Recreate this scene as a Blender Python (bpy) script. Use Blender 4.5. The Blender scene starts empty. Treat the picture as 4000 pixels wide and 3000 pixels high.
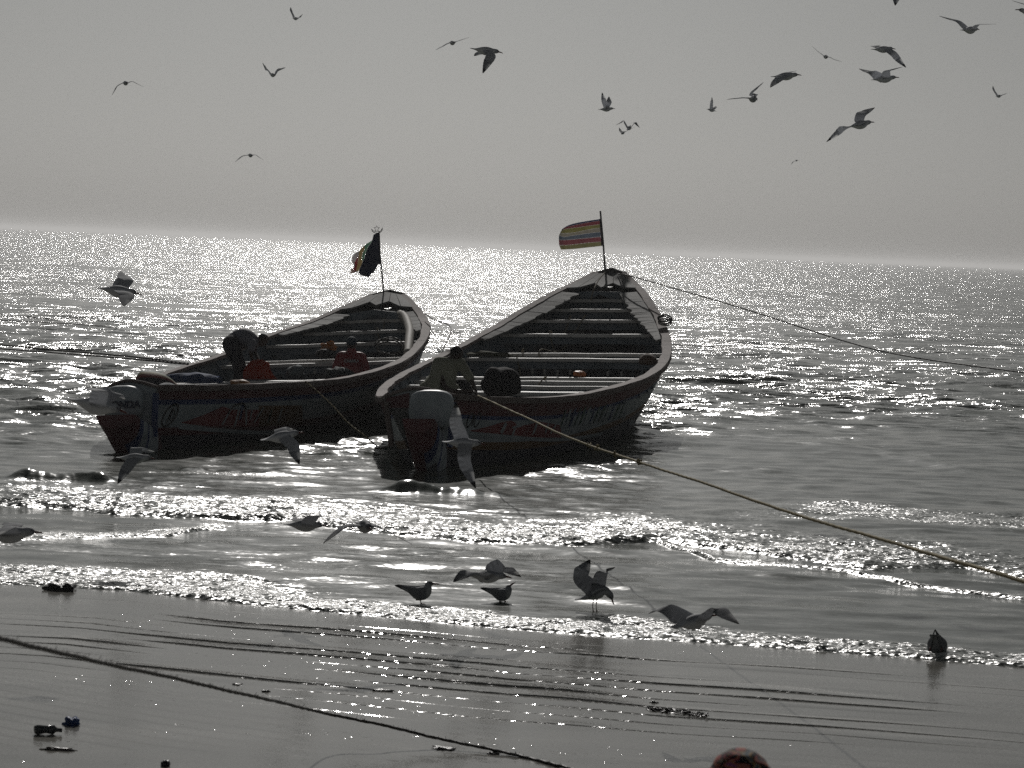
import bpy, bmesh, math, random
import numpy as np
from mathutils import Vector, Matrix
random.seed(7); RNG = np.random.default_rng(7)
C = bpy.context.scene.collection
SC = bpy.context.scene
R = math.radians

# ------------------------------------------------------------------ camera, sky, sun
F = 11000.0; H = 3.3                      # focal length in photo pixels, eye height in metres
RHO = math.atan(159/4000.0); PIT = math.atan(531*math.cos(RHO)/8000.0*8000.0/F)
fw = np.array([0, math.cos(PIT), -math.sin(PIT)])
r0 = np.array([1.0, 0, 0]); u0 = np.cross(r0, fw)
rt = math.cos(RHO)*r0 + math.sin(RHO)*u0
up = -math.sin(RHO)*r0 + math.cos(RHO)*u0
EYE = np.array([0, 0, H])
cam = bpy.data.cameras.new('camera'); co = bpy.data.objects.new('camera', cam); C.objects.link(co)
cam.sensor_width = 36; cam.lens = F/4000*36; cam.clip_end = 80000; cam.clip_start = 0.1
co.matrix_world = Matrix(((rt[0], up[0], -fw[0], 0), (rt[1], up[1], -fw[1], 0), (rt[2], up[2], -fw[2], H), (0, 0, 0, 1)))
cam.dof.use_dof = True; cam.dof.focus_distance = 40; cam.dof.aperture_fstop = 8
SC.camera = co
SUN_AZ, SUN_EL = -2.5, 29.0
w = bpy.data.worlds.new("World"); SC.world = w; w.use_nodes = True
nt = w.node_tree; bg = nt.nodes['Background']; sky = nt.nodes.new('ShaderNodeTexSky')
sky.sky_type = 'NISHITA'; sky.sun_disc = False; sky.sun_elevation = R(SUN_EL); sky.sun_rotation = R(SUN_AZ)
sky.dust_density = 1.7; sky.air_density = 1.0; sky.ozone_density = 1.0
hs = nt.nodes.new('ShaderNodeHueSaturation'); hs.inputs['Saturation'].default_value = 0.15
tint = nt.nodes.new('ShaderNodeMix'); tint.data_type = 'RGBA'; tint.blend_type = 'MULTIPLY'; tint.inputs[0].default_value = 1; tint.inputs[7].default_value = (.975, .997, 1.0, 1)
nt.links.new(sky.outputs[0], hs.inputs['Color']); nt.links.new(hs.outputs[0], tint.inputs[6]); nt.links.new(tint.outputs[2], bg.inputs[0])
bg.inputs[1].default_value = 0.05
sl = bpy.data.lights.new('sun', 'SUN'); so = bpy.data.objects.new('sun', sl); C.objects.link(so)
sd = Vector((math.sin(R(SUN_AZ))*math.cos(R(SUN_EL)), math.cos(R(SUN_AZ))*math.cos(R(SUN_EL)), math.sin(R(SUN_EL))))
so.rotation_euler = sd.to_track_quat('Z', 'Y').to_euler()
sl.energy = 5.0; sl.angle = R(0.55); sl.color = (1.0, 0.97, 0.93)
SC.view_settings.view_transform = 'Standard'; SC.view_settings.look = 'None'
SC.view_settings.exposure = -1.78; SC.view_settings.gamma = 1.0
SC.cycles.use_denoising = False
SC.cycles.max_bounces = 5; SC.cycles.sample_clamp_indirect = 3

def proj(P):
    P = np.asarray(P, float) - EYE; z = P@fw
    return np.stack([2000+F*(P@rt)/z, 1500-F*(P@up)/z], -1)
def ray(px, py):
    d = fw + rt*(px-2000)/F - up*(py-1500)/F
    return d/ d[1]                          # per metre of ground distance along y
def at(px, py, y): return EYE + ray(px, py)*y          # the point of a view line at ground distance y
def gnd(px, py, z=0.0):
    d = ray(px, py); return EYE + d*((z-H)/d[2])

# ------------------------------------------------------------------ helpers
def link(o, parent=None):
    C.objects.link(o)
    if parent: o.parent = parent
    return o
def mesh(name, V, Fc, mat, parent=None, smooth=True, mats=None, fm=None):
    me = bpy.data.meshes.new(name); me.from_pydata([tuple(map(float, v)) for v in V], [], [tuple(map(int, f)) for f in Fc])
    for m in (mats or [mat]): me.materials.append(m)
    if fm is not None: me.polygons.foreach_set('material_index', fm)
    if smooth: me.polygons.foreach_set('use_smooth', [True]*len(me.polygons))
    me.update(); o = bpy.data.objects.new(name, me); return link(o, parent)
def tag(o, label, cat, group=None):
    o['label'] = label; o['category'] = cat
    if group: o['group'] = group
    return o
def thing(name, loc, label, cat, group=None):
    o = bpy.data.objects.new(name, None); C.objects.link(o); o.location = tuple(map(float, loc)); o.empty_display_size = .1
    bpy.context.view_layer.update() if False else None
    return tag(o, label, cat, group)
def adopt(o, root):                        # keep world coordinates under an unrotated root
    o.parent = root; o.location = tuple(Vector(o.location)-root.location); return o
def nmat(name): 
    m = bpy.data.materials.new(name); m.use_nodes = True
    return m, m.node_tree, m.node_tree.nodes['Principled BSDF']
def N(nt, t, **k):
    n = nt.nodes.new(t)
    for a, b in k.items(): setattr(n, a, b)
    return n
def mat(name, c1, c2=None, rough=.7, scale=8, bump=.3, bscale=40, spec=.5, dist=.01, stretch=(1, 1, 1)):
    m, t, b = nmat(name); c2 = c2 or tuple(x*.6 for x in c1)
    tc = N(t, 'ShaderNodeNewGeometry'); mp = N(t, 'ShaderNodeMapping'); mp.inputs['Scale'].default_value = stretch
    t.links.new(tc.outputs['Position'], mp.inputs[0])
    n1 = N(t, 'ShaderNodeTexNoise'); n1.inputs['Scale'].default_value = scale; n1.inputs['Detail'].default_value = 6; n1.inputs['Roughness'].default_value = .65
    t.links.new(mp.outputs[0], n1.inputs[0])
    cr = N(t, 'ShaderNodeValToRGB'); cr.color_ramp.elements[0].position = .36; cr.color_ramp.elements[1].position = .62
    cr.color_ramp.elements[0].color = (*c2, 1); cr.color_ramp.elements[1].color = (*c1, 1)
    t.links.new(n1.outputs[0], cr.inputs[0]); t.links.new(cr.outputs[0], b.inputs['Base Color'])
    n2 = N(t, 'ShaderNodeTexNoise'); n2.inputs['Scale'].default_value = bscale; n2.inputs['Detail'].default_value = 4
    t.links.new(mp.outputs[0], n2.inputs[0])
    bp = N(t, 'ShaderNodeBump'); bp.inputs['Strength'].default_value = bump; bp.inputs['Distance'].default_value = dist
    t.links.new(n2.outputs[0], bp.inputs['Height']); t.links.new(bp.outputs[0], b.inputs['Normal'])
    b.inputs['Roughness'].default_value = rough; b.inputs['Specular IOR Level'].default_value = spec
    return m
def cloth(name, col, trans=.45, c2=None):
    m, t, b = nmat(name); out = t.nodes['Material Output']
    tr = N(t, 'ShaderNodeBsdfTranslucent'); df = N(t, 'ShaderNodeBsdfDiffuse'); mx = N(t, 'ShaderNodeMixShader')
    n1 = N(t, 'ShaderNodeTexNoise'); n1.inputs['Scale'].default_value = 9; g = N(t, 'ShaderNodeNewGeometry'); t.links.new(g.outputs['Position'], n1.inputs[0])
    mc = N(t, 'ShaderNodeMix', data_type='RGBA'); mc.inputs[6].default_value = (*[x*.7 for x in col], 1); mc.inputs[7].default_value = (*col, 1)
    t.links.new(n1.outputs[0], mc.inputs[0]); t.links.new(mc.outputs[2], tr.inputs[0]); t.links.new(mc.outputs[2], df.inputs[0])
    mx.inputs[0].default_value = trans; t.links.new(df.outputs[0], mx.inputs[1]); t.links.new(tr.outputs[0], mx.inputs[2])
    t.links.new(mx.outputs[0], out.inputs[0]); t.nodes.remove(b); return m

def tube(V, Fc, pts, rad, n=10, caps=True, tw=0.0, lobes=0, phase=0):
    pts = np.asarray(pts, float); rad = np.broadcast_to(rad, (len(pts),)); base = len(V)
    T = np.gradient(pts, axis=0); T /= np.linalg.norm(T, axis=1)[:, None]+1e-12
    a = np.array([0, 0, 1.]) if abs(T[0][2]) < .9 else np.array([1., 0, 0])
    x = np.cross(T[0], a); x /= np.linalg.norm(x); acc = 0
    L = np.r_[0, np.cumsum(np.linalg.norm(np.diff(pts, axis=0), axis=1))]
    for i, p in enumerate(pts):
        x = x - T[i]*(x@T[i]); x /= np.linalg.norm(x); y = np.cross(T[i], x)
        for k in range(n):
            th = 2*math.pi*k/n; r = rad[i]*(1+.22*math.cos(lobes*th + tw*L[i])) if lobes else rad[i]
            V.append(p + (x*math.cos(th)+y*math.sin(th))*r)
    for i in range(len(pts)-1):
        for k in range(n):
            k2 = (k+1) % n; b0 = base+i*n; b1 = b0+n
            Fc.append((b0+k, b0+k2, b1+k2, b1+k))
    if caps:
        Fc.append(tuple(base+k for k in range(n))[::-1]); e = base+(len(pts)-1)*n; Fc.append(tuple(e+k for k in range(n)))
def smoothpts(P, n):
    P = np.asarray(P, float); k = np.arange(len(P)); M = np.gradient(P, axis=0) if len(P) > 2 else np.repeat(P[1:]-P[:1], 2, 0)
    out = []
    for t in np.linspace(0, len(P)-1, n):
        i = min(int(t), len(P)-2); f = t-i
        out.append(P[i]*(1+2*f)*(1-f)**2+M[i]*f*(1-f)**2+P[i+1]*f*f*(3-2*f)+M[i+1]*f*f*(f-1))
    return np.array(out)
def box(V, Fc, c, ax, ay, az):             # centre and three half-axis vectors
    b = len(V); c, ax, ay, az = map(lambda q: np.asarray(q, float), (c, ax, ay, az))
    for sx in (-1, 1):
        for sy in (-1, 1):
            for sz in (-1, 1): V.append(c+sx*ax+sy*ay+sz*az)
    Fc += [(b, b+1, b+3, b+2), (b+4, b+6, b+7, b+5), (b, b+4, b+5, b+1), (b+2, b+3, b+7, b+6), (b, b+2, b+6, b+4), (b+1, b+5, b+7, b+3)]
def vnoise(x, y, seed=0):
    g = np.random.default_rng(seed).random((256, 256)); xi = np.floor(x).astype(int); yi = np.floor(y).astype(int); fx = x-xi; fy = y-yi
    fx = fx*fx*(3-2*fx); fy = fy*fy*(3-2*fy); q = lambda a, b: g[a & 255, b & 255]
    return (q(xi, yi)*(1-fx)+q(xi+1, yi)*fx)*(1-fy)+(q(xi, yi+1)*(1-fx)+q(xi+1, yi+1)*fx)*fy-.5
def fbm(x, y, seed=0, o=3):
    return sum(vnoise(x*2**i+i*17.3, y*2**i-i*9.1, seed+i)/1.8**i for i in range(o))
def ss(a, b, x): t = np.clip((x-a)/(b-a), 0, 1); return t*t*(3-2*t)

# ------------------------------------------------------------------ sea and sand
def line_y(pxs):                           # shore-parallel line on the ground as Y(X)
    G = np.array([gnd(a, b) for a, b in pxs]); 
    s0 = (G[1, 1]-G[0, 1])/(G[1, 0]-G[0, 0]); s1 = (G[-1, 1]-G[-2, 1])/(G[-1, 0]-G[-2, 0])
    s0 = s1 = -0.25
    G = np.vstack([[G[0, 0]-60, G[0, 1]-60*s0, 0], G, [G[-1, 0]+60, G[-1, 1]+60*s1, 0]])
    return lambda X: np.interp(X, G[:, 0], G[:, 1])
SHORE = line_y([(0, 2285), (500, 2312), (1000, 2369), (1424, 2407), (2000, 2463), (2500, 2499), (3000, 2533), (3500, 2570), (4000, 2612)])
BORE = line_y([(0, 1993), (325, 2004), (597, 2025), (922, 2042), (1139, 2047), (1520, 2097), (1814, 2129), (2200, 2140), (2568, 2130), (2975, 2181), (3381, 2235), (3788, 2236), (4000, 2270)])
LITTLE = line_y([(0, 2120), (325, 2118), (651, 2104), (814, 2080), (1100, 2075)])
EDGE = line_y([(2300, 2120), (2568, 2135), (2805, 2202), (3076, 2229), (3313, 2249), (3585, 2304), (4000, 2358)])
RIDGE = line_y([(2300, 1660), (2950, 1690), (3300, 1712), (3600, 1770), (4000, 1765)])
RIDGE2 = line_y([(2600, 1990), (3300, 1975), (3700, 2005), (4000, 2020)])
def pxx(X, Y): return 2000+F*X/Y            # rough photo column of a ground point
def sea_height(X, Y):
    sh = SHORE(X); t = Y-sh
    wob = .25*fbm(X*.9, Y*.9, 11, 3)
    px = pxx(X, Y); rgt = ss(2300, 3000, px); off = ss(12+13*rgt, 27+20*rgt, Y-sh)                 # 0 close in, 1 offshore
    z = np.zeros_like(X); rr = np.random.default_rng(3)
    dy = Y*Y/(2816*3.3)*.55                # how finely the mesh samples there
    for i in range(70):
        lam = .45*(5/.45)**rr.random(); th = rr.normal(0, .55)+.15; ph = rr.random()*6.28; k = 6.283/lam
        a = lam*.0068*(1 if lam < 1.1 else .55)*(.6+rr.random()*.9)*min(1, (1.6/lam)**.9)
        vis = ss(2.0, 4.5, lam/np.maximum(dy, 1e-3))
        s = np.sin(k*(X*math.sin(th)+Y*math.cos(th))+ph+1.5*fbm(X/lam*.2, Y/lam*.2, i))
        z += a*vis*(s+.25*(s*s))*(off*.8+.30 if lam < 1.6 else off+.12)
    z *= ss(.0, 4, t)*.9+.1
    foam = np.zeros_like(X)
    px = pxx(X, Y)
    # bore front
    tb = Y-BORE(X)+wob*.5
    nb = fbm(X*3.2, Y*3.2, 5, 4)
    hb = (.050+.03*fbm(X*.6, Y*0, 9, 2))*ss(0, .22, tb)*np.exp(-np.maximum(tb, 0)/2.6)
    z += hb*(1+.9*nb)
    fb = ss(-.02, .1, tb)*(1-ss(1.6, 4.2, tb+1.6*fbm(X*.5, Y*.7, 15)))*(.62+.38*ss(-.25, .2, fbm(X*.5, Y*1.6, 19)))
    foam = np.maximum(foam, fb)
    z += fb*.03*fbm(X*7, Y*7, 21, 3)
    # small line on the left
    tl = Y-LITTLE(X)+wob*.4; ml = 1-ss(780, 980, px)
    z += ml*(.04*ss(0, .15, tl)*np.exp(-np.maximum(tl, 0)/.5))*(1+nb)
    foam = np.maximum(foam, ml*ss(0, .1, tl)*(1-ss(.5, 1.1, tl+.6*fbm(X, Y, 16))))
    # bright leading edge on the right
    te = Y-EDGE(X)+wob*.3; me_ = ss(2350, 2620, px)
    z += me_*(.055*ss(0, .16, te)*np.exp(-np.maximum(te, 0)/.35))
    foam = np.maximum(foam, me_*.8*ss(0, .08, te)*(1-ss(.25, .5, te+.3*fbm(X*2, Y*2, 17))))
    # right hand second line and foam
    t2 = Y-RIDGE2(X)+wob; m2 = ss(2700, 3300, px)
    z += m2*.05*np.exp(-(t2/.9)**2)
    foam = np.maximum(foam, m2*.8*ss(.1, .7, -t2+.8*fbm(X*.8, Y*.8, 18))*(1-ss(1.6, 2.6, -t2)))
    # swell on the right, smooth
    t3 = Y-RIDGE(X)+.9*fbm(X*.35, Y*.2, 31, 2); m3 = ss(2350, 2900, px)
    z += m3*(.055+.06*fbm(X*.7, Y*.1, 33, 2))*np.exp(-(t3/1.3)**2)
    z += m3*.06*np.exp(-((t3+3.6)/1.1)**2)*(1+fbm(X*.7, Y*.2, 35))
    # two little breaking wavelets by the sterns
    for (a, b, wx, h) in ((235, 1893, .62, .17), (1715, 1945, .66, .19), (900, 1860, 1.0, .05)):
        g = gnd(a, b); dx = (X-g[0])/wx; tt = Y-g[1]-.12*np.cos(dx*1.5)+.05*nb
        env = np.exp(-np.abs(dx)**4*.8)
        z += h*env*(.75+.9*fbm(X*2.2, Y*.6, 71, 3))*ss(-.08, .36, tt)*np.exp(-np.maximum(tt-.3, 0)/.5)+.02*env*nb*ss(-.1, .1, tt)*(1-ss(.3, .6, tt))
        foam = np.maximum(foam, .75*np.exp(-np.abs(dx-.2*(a < 500)*-3)**2)*np.exp(-((tt+.15)/.16)**2)*(a < 1000))
    # swash: thin sheet with a foamy lip
    w_lip = np.interp(px, [0, 1500, 2500, 4000], [1.9, 1.7, 1.3, .9])
    ns = fbm(X*4, Y*4, 41, 4)
    fs = ss(.0, .05, t)*(1-ss(w_lip*.35, w_lip, t+.9*fbm(X*.8, Y*1.2, 42)))
    z += fs*(.016+.03*ns)*ss(0, .12, t)
    foam = np.maximum(foam, fs)
    # a second weak sparkle band left
    fz = (1-ss(900, 1700, px))*np.exp(-((t-3.0)/.7)**2)*.4*ss(-.1, .2, fbm(X*.6, Y*.9, 43))
    foam = np.maximum(foam, fz)
    lef = (1-ss(1500, 2600, px))*ss(.5, 2, t)*(1-ss(7, 14, t))*ss(-.35, .35, fbm(X*.35, Y*.9, 61)); calm = np.clip(.15+.85*off+.22*foam+.22*lef+.16*m3*np.exp(-((Y-RIDGE(X)+1.5)/3.5)**2), 0, 1)
    # boats' lee
    return z+.012*ss(0, .15, t), foam, np.clip(calm, 0, 1)
def sand_height(X, Y):
    d = SHORE(X)-Y                          # metres up the beach
    z = np.where(d > 0, .006+.010*d, .03*d)
    ph = (d+.34*fbm(X*.28, Y*.28, 51, 3)+.06*X)/.36
    r = ph-np.floor(ph); amp0 = ss(.3, 1.4, d)*(1-ss(4.2, 5.8, d))*np.clip(2.4*fbm(X*.5+3, ph*.9, 52, 2)+.48, 0, 1)*(1-.8*ss(2.2, 4.0, np.abs(X+.3)))
    amp0 = np.minimum(amp0, 1)*(.55+.9*np.clip(fbm(X*.9, ph*1.3, 57, 2)+.5, 0, 1)); wf = .003+.034*amp0; z = z+.0095*amp0*(np.clip(r/(1-wf), 0, 1)-np.clip((r-1+wf)/wf, 0, 1))
    ph2 = (d+.35*fbm(X*.15, Y*.2, 54, 2)-.05*X)/.27; r2 = ph2-np.floor(ph2)
    z = z+.0012*ss(4.5, 7, d)*(ss(0, .8, r2)-ss(.8, 1, r2))
    z = z+.008*fbm(X*.35, Y*.35, 53, 3)*ss(.3, 2, np.abs(d))
    z = z+ss(10, 20, d)*.04*(d-10)
    return z
def grid_obj(name, Xg, Yg, Z, mt, attrs={}):
    nr, nc = Xg.shape; me = bpy.data.meshes.new(name); nv = nr*nc
    me.vertices.add(nv); co_ = np.stack([Xg, Yg, Z], -1).astype(np.float32).reshape(-1); me.vertices.foreach_set('co', co_)
    i = np.arange(nr-1)[:, None]*nc+np.arange(nc-1)[None]; q = np.stack([i, i+1, i+nc+1, i+nc], -1).reshape(-1)
    nf = (nr-1)*(nc-1); me.loops.add(nf*4); me.loops.foreach_set('vertex_index', q.astype(np.int32))
    me.polygons.add(nf); me.polygons.foreach_set('loop_start', np.arange(0, nf*4, 4, dtype=np.int32))
    me.update(calc_edges=True); me.polygons.foreach_set('use_smooth', np.ones(nf, bool)); me.materials.append(mt)
    for k, v in attrs.items():
        a = me.attributes.new(k, 'FLOAT', 'POINT'); a.data.foreach_set('value', v.astype(np.float32).reshape(-1))
    o = bpy.data.objects.new(name, me); C.objects.link(o); o['kind'] = 'structure'; return o

def water_mat():
    m, t, b = nmat('sea_water')
    g = N(t, 'ShaderNodeNewGeometry')
    def layer(scale, sx, sy, detail, strv):
        mp = N(t, 'ShaderNodeMapping'); mp.inputs['Scale'].default_value = (scale*sx, scale*sy, scale); t.links.new(g.outputs['Position'], mp.inputs[0])
        n = N(t, 'ShaderNodeTexNoise'); n.inputs['Scale'].default_value = 1; n.inputs['Detail'].default_value = detail; n.inputs['Roughness'].default_value = .6
        t.links.new(mp.outputs[0], n.inputs[0])
        s = N(t, 'ShaderNodeVectorMath', operation='SUBTRACT'); s.inputs[1].default_value = (.5, .5, .5); t.links.new(n.outputs['Color'], s.inputs[0])
        mu = N(t, 'ShaderNodeVectorMath', operation='MULTIPLY'); mu.inputs[1].default_value = (strv*.95, strv, 0); t.links.new(s.outputs[0], mu.inputs[0])
        return mu
    a1 = layer(.9, .30, 1, 4, 2.4); a2 = layer(5.0, .42, 1, 2, 2.1); a3 = layer(26, .6, 1, 1, .9)
    ad = N(t, 'ShaderNodeVectorMath', operation='ADD'); t.links.new(a1.outputs[0], ad.inputs[0]); t.links.new(a2.outputs[0], ad.inputs[1])
    ad2 = N(t, 'ShaderNodeVectorMath', operation='ADD'); t.links.new(ad.outputs[0], ad2.inputs[0]); t.links.new(a3.outputs[0], ad2.inputs[1])
    at_ = N(t, 'ShaderNodeAttribute', attribute_name='calm'); fo = N(t, 'ShaderNodeAttribute', attribute_name='foam')
    # gusts: patches of rougher and smoother water
    mpg = N(t, 'ShaderNodeMapping'); mpg.inputs['Scale'].default_value = (.022, .045, 1); t.links.new(g.outputs['Position'], mpg.inputs[0])
    ng = N(t, 'ShaderNodeTexNoise'); ng.inputs['Scale'].default_value = 1; ng.inputs['Detail'].default_value = 9; ng.inputs['Roughness'].default_value = .78; t.links.new(mpg.outputs[0], ng.inputs[0])
    mr = N(t, 'ShaderNodeMapRange'); mr.inputs[1].default_value = .40; mr.inputs[2].default_value = .62; mr.inputs[3].default_value = .38; mr.inputs[4].default_value = 1.25
    t.links.new(ng.outputs[0], mr.inputs[0])
    mm = N(t, 'ShaderNodeMath', operation='MULTIPLY'); t.links.new(mr.outputs[0], mm.inputs[0]); t.links.new(at_.outputs['Fac'], mm.inputs[1])
    sc = N(t, 'ShaderNodeVectorMath', operation='SCALE'); t.links.new(ad2.outputs[0], sc.inputs[0]); t.links.new(mm.outputs[0], sc.inputs['Scale'])
    # froth: fine lumpy normals
    af = layer(24, .7, 1, 4, 2.9); sf = N(t, 'ShaderNodeVectorMath', operation='SCALE'); t.links.new(af.outputs[0], sf.inputs[0]); t.links.new(fo.outputs['Fac'], sf.inputs['Scale'])
    s3 = N(t, 'ShaderNodeVectorMath', operation='ADD'); t.links.new(sc.outputs[0], s3.inputs[0]); t.links.new(sf.outputs[0], s3.inputs[1])
    s4 = N(t, 'ShaderNodeVectorMath', operation='ADD'); t.links.new(s3.outputs[0], s4.inputs[0]); t.links.new(g.outputs['Normal'], s4.inputs[1])
    nn = N(t, 'ShaderNodeVectorMath', operation='NORMALIZE'); t.links.new(s4.outputs[0], nn.inputs[0]); t.links.new(nn.outputs[0], b.inputs['Normal'])
    # colour: murky grey-green water, froth where there is foam
    nf = N(t, 'ShaderNodeTexNoise'); nf.inputs['Scale'].default_value = 14; nf.inputs['Detail'].default_value = 5; t.links.new(g.outputs['Position'], nf.inputs[0])
    m2 = N(t, 'ShaderNodeMapRange'); m2.inputs[1].default_value = .42; m2.inputs[2].default_value = .62; t.links.new(nf.outputs[0], m2.inputs[0])
    m3 = N(t, 'ShaderNodeMath', operation='MULTIPLY'); t.links.new(m2.outputs[0], m3.inputs[0]); t.links.new(fo.outputs['Fac'], m3.inputs[1])
    m4 = N(t, 'ShaderNodeMath', operation='MULTIPLY'); m4.inputs[1].default_value = .7; t.links.new(m3.outputs[0], m4.inputs[0])
    mx = N(t, 'ShaderNodeMix', data_type='RGBA'); mx.inputs[6].default_value = (.080, .092, .072, 1); mx.inputs[7].default_value = (.55, .56, .54, 1)
    t.links.new(m4.outputs[0], mx.inputs[0]); t.links.new(mx.outputs[2], b.inputs['Base Color'])
    b.inputs['IOR'].default_value = 1.33; rf = N(t, 'ShaderNodeMath', operation='MULTIPLY_ADD'); rf.inputs[1].default_value = .13; rf.inputs[2].default_value = .165; t.links.new(fo.outputs['Fac'], rf.inputs[0]); t.links.new(rf.outputs[0], b.inputs['Roughness'])
    return m
def sand_mat():
    m, t, b = nmat('wet_sand'); g = N(t, 'ShaderNodeNewGeometry')
    def noise(scale, sx, sy, detail):
        mp = N(t, 'ShaderNodeMapping'); mp.inputs['Scale'].default_value = (scale*sx, scale*sy, scale); t.links.new(g.outputs['Position'], mp.inputs[0])
        n = N(t, 'ShaderNodeTexNoise'); n.inputs['Scale'].default_value = 1; n.inputs['Detail'].default_value = detail; t.links.new(mp.outputs[0], n.inputs[0]); return n
    def tilt(n, s):
        q = N(t, 'ShaderNodeVectorMath', operation='SUBTRACT'); q.inputs[1].default_value = (.5, .5, .5); t.links.new(n.outputs['Color'], q.inputs[0])
        r = N(t, 'ShaderNodeVectorMath', operation='MULTIPLY'); r.inputs[1].default_value = (s*.6, s, 0); t.links.new(q.outputs[0], r.inputs[0]); return r
    t1 = tilt(noise(1.6, .5, 1.4, 3), .07); t2 = tilt(noise(60, 1, 1, 2), .16)
    # scattered glinting pits and shell bits
    sp = noise(22, .8, 1, 2); th = N(t, 'ShaderNodeMapRange'); th.inputs[1].default_value = .66; th.inputs[2].default_value = .74; t.links.new(sp.outputs[0], th.inputs[0])
    pa = noise(.9, .5, 1.5, 2); tp = N(t, 'ShaderNodeMapRange'); tp.inputs[1].default_value = .5; tp.inputs[2].default_value = .64; t.links.new(pa.outputs[0], tp.inputs[0])
    mlt = N(t, 'ShaderNodeMath', operation='MULTIPLY'); t.links.new(th.outputs[0], mlt.inputs[0]); t.links.new(tp.outputs[0], mlt.inputs[1])
    t3 = tilt(noise(45, 1, 1, 2), 3.5); s3 = N(t, 'ShaderNodeVectorMath', operation='SCALE'); t.links.new(t3.outputs[0], s3.inputs[0]); t.links.new(mlt.outputs[0], s3.inputs['Scale'])
    acc = g.outputs['Normal']
    for q in (t1, t2, s3):
        a = N(t, 'ShaderNodeVectorMath', operation='ADD'); t.links.new(acc, a.inputs[0]); t.links.new(q.outputs[0], a.inputs[1]); acc = a.outputs[0]
    nn = N(t, 'ShaderNodeVectorMath', operation='NORMALIZE'); t.links.new(acc, nn.inputs[0]); t.links.new(nn.outputs[0], b.inputs['Normal'])
    c = noise(1.3, .4, 1.6, 5); cr = N(t, 'ShaderNodeValToRGB'); cr.color_ramp.elements[0].position = .35; cr.color_ramp.elements[1].position = .65
    cr.color_ramp.elements[0].color = (.17, .165, .145, 1); cr.color_ramp.elements[1].color = (.25, .24, .215, 1)
    t.links.new(c.outputs[0], cr.inputs[0]); t.links.new(cr.outputs[0], b.inputs['Base Color'])
    b.inputs['IOR'].default_value = 1.36; b.inputs['Roughness'].default_value = .12
    return m
HALF = 11.8
az = np.tan(np.radians(np.r_[-62, -50, -40, -30, -24, -19, -15, -13, np.linspace(-HALF, HALF, 860), 13, 15, 19, 24, 30, 40, 50, 62]))
rows = 1.0/np.linspace(1/22.3, 1/900., 800)
rows = np.r_[rows, 1200, 1800, 3000, 6500, 15000, 30000]
Yg = np.repeat(rows[:, None], len(az), 1); Xg = Yg*az[None]
Z, foam, calm = sea_height(Xg, Yg)
# let the sheet dive under the sand landward of the shoreline
tsh = Yg-SHORE(Xg); Z = np.where(tsh < 0, -.25*np.clip(-tsh, 0, .2), Z)
Z = np.where(Yg > 700, Z*.0, Z)
sea = grid_obj('sea', Xg, Yg, Z, water_mat(), {'foam': foam, 'calm': calm})
rows = np.r_[-60, -30, -12, -3, 4, 9, 12, 14.5, 1.0/np.linspace(1/17.4, 1/27.2, 1650), 30, 36, 60, 120]
xs = np.r_[-90, -50, -30, -18, -12, -9, np.linspace(-5.6, 5.6, 330), 9, 12, 18, 30, 50, 90]
Yg = np.repeat(rows[:, None], len(xs), 1); Xg = np.repeat(xs[None], len(rows), 0)*np.ones_like(Yg)
sand = grid_obj('sand', Xg, Yg, sand_height(Xg, Yg), sand_mat()); sand.data.polygons.foreach_set('use_smooth', np.zeros(len(sand.data.polygons), bool))
def sand_z(x, y): return float(sand_height(np.array([float(x)]), np.array([float(y)]))[0])
def sea_z(x, y): return float(sea_height(np.array([float(x)]), np.array([float(y)]))[0][0])
def on_beach(px, py):
    g = gnd(px, py)
    for _ in range(6): g = gnd(px, py, max(sand_z(g[0], g[1]), 0))
    return g
#PART2

V_, F_ = [], []; box(V_, F_, (0, 15200, 4.5), (61000, 0, 0), (0, 15400, 0), (0, 0, 8.0))
def haze_mat():
    m = bpy.data.materials.new('sea_haze'); m.use_nodes = True; t = m.node_tree; t.nodes.remove(t.nodes['Principled BSDF']); v = N(t, 'ShaderNodeVolumePrincipled')
    v.inputs['Color'].default_value = (.95, .95, .95, 1); v.inputs['Density'].default_value = .00028; v.inputs['Anisotropy'].default_value = .6; t.links.new(v.outputs[0], t.nodes['Material Output'].inputs['Volume']); return m
hz_ = mesh('haze', V_, F_, haze_mat(), smooth=False); hz_['kind'] = 'stuff'
SC.cycles.volume_step_rate = 10; SC.cycles.volume_bounces = 0

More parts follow.
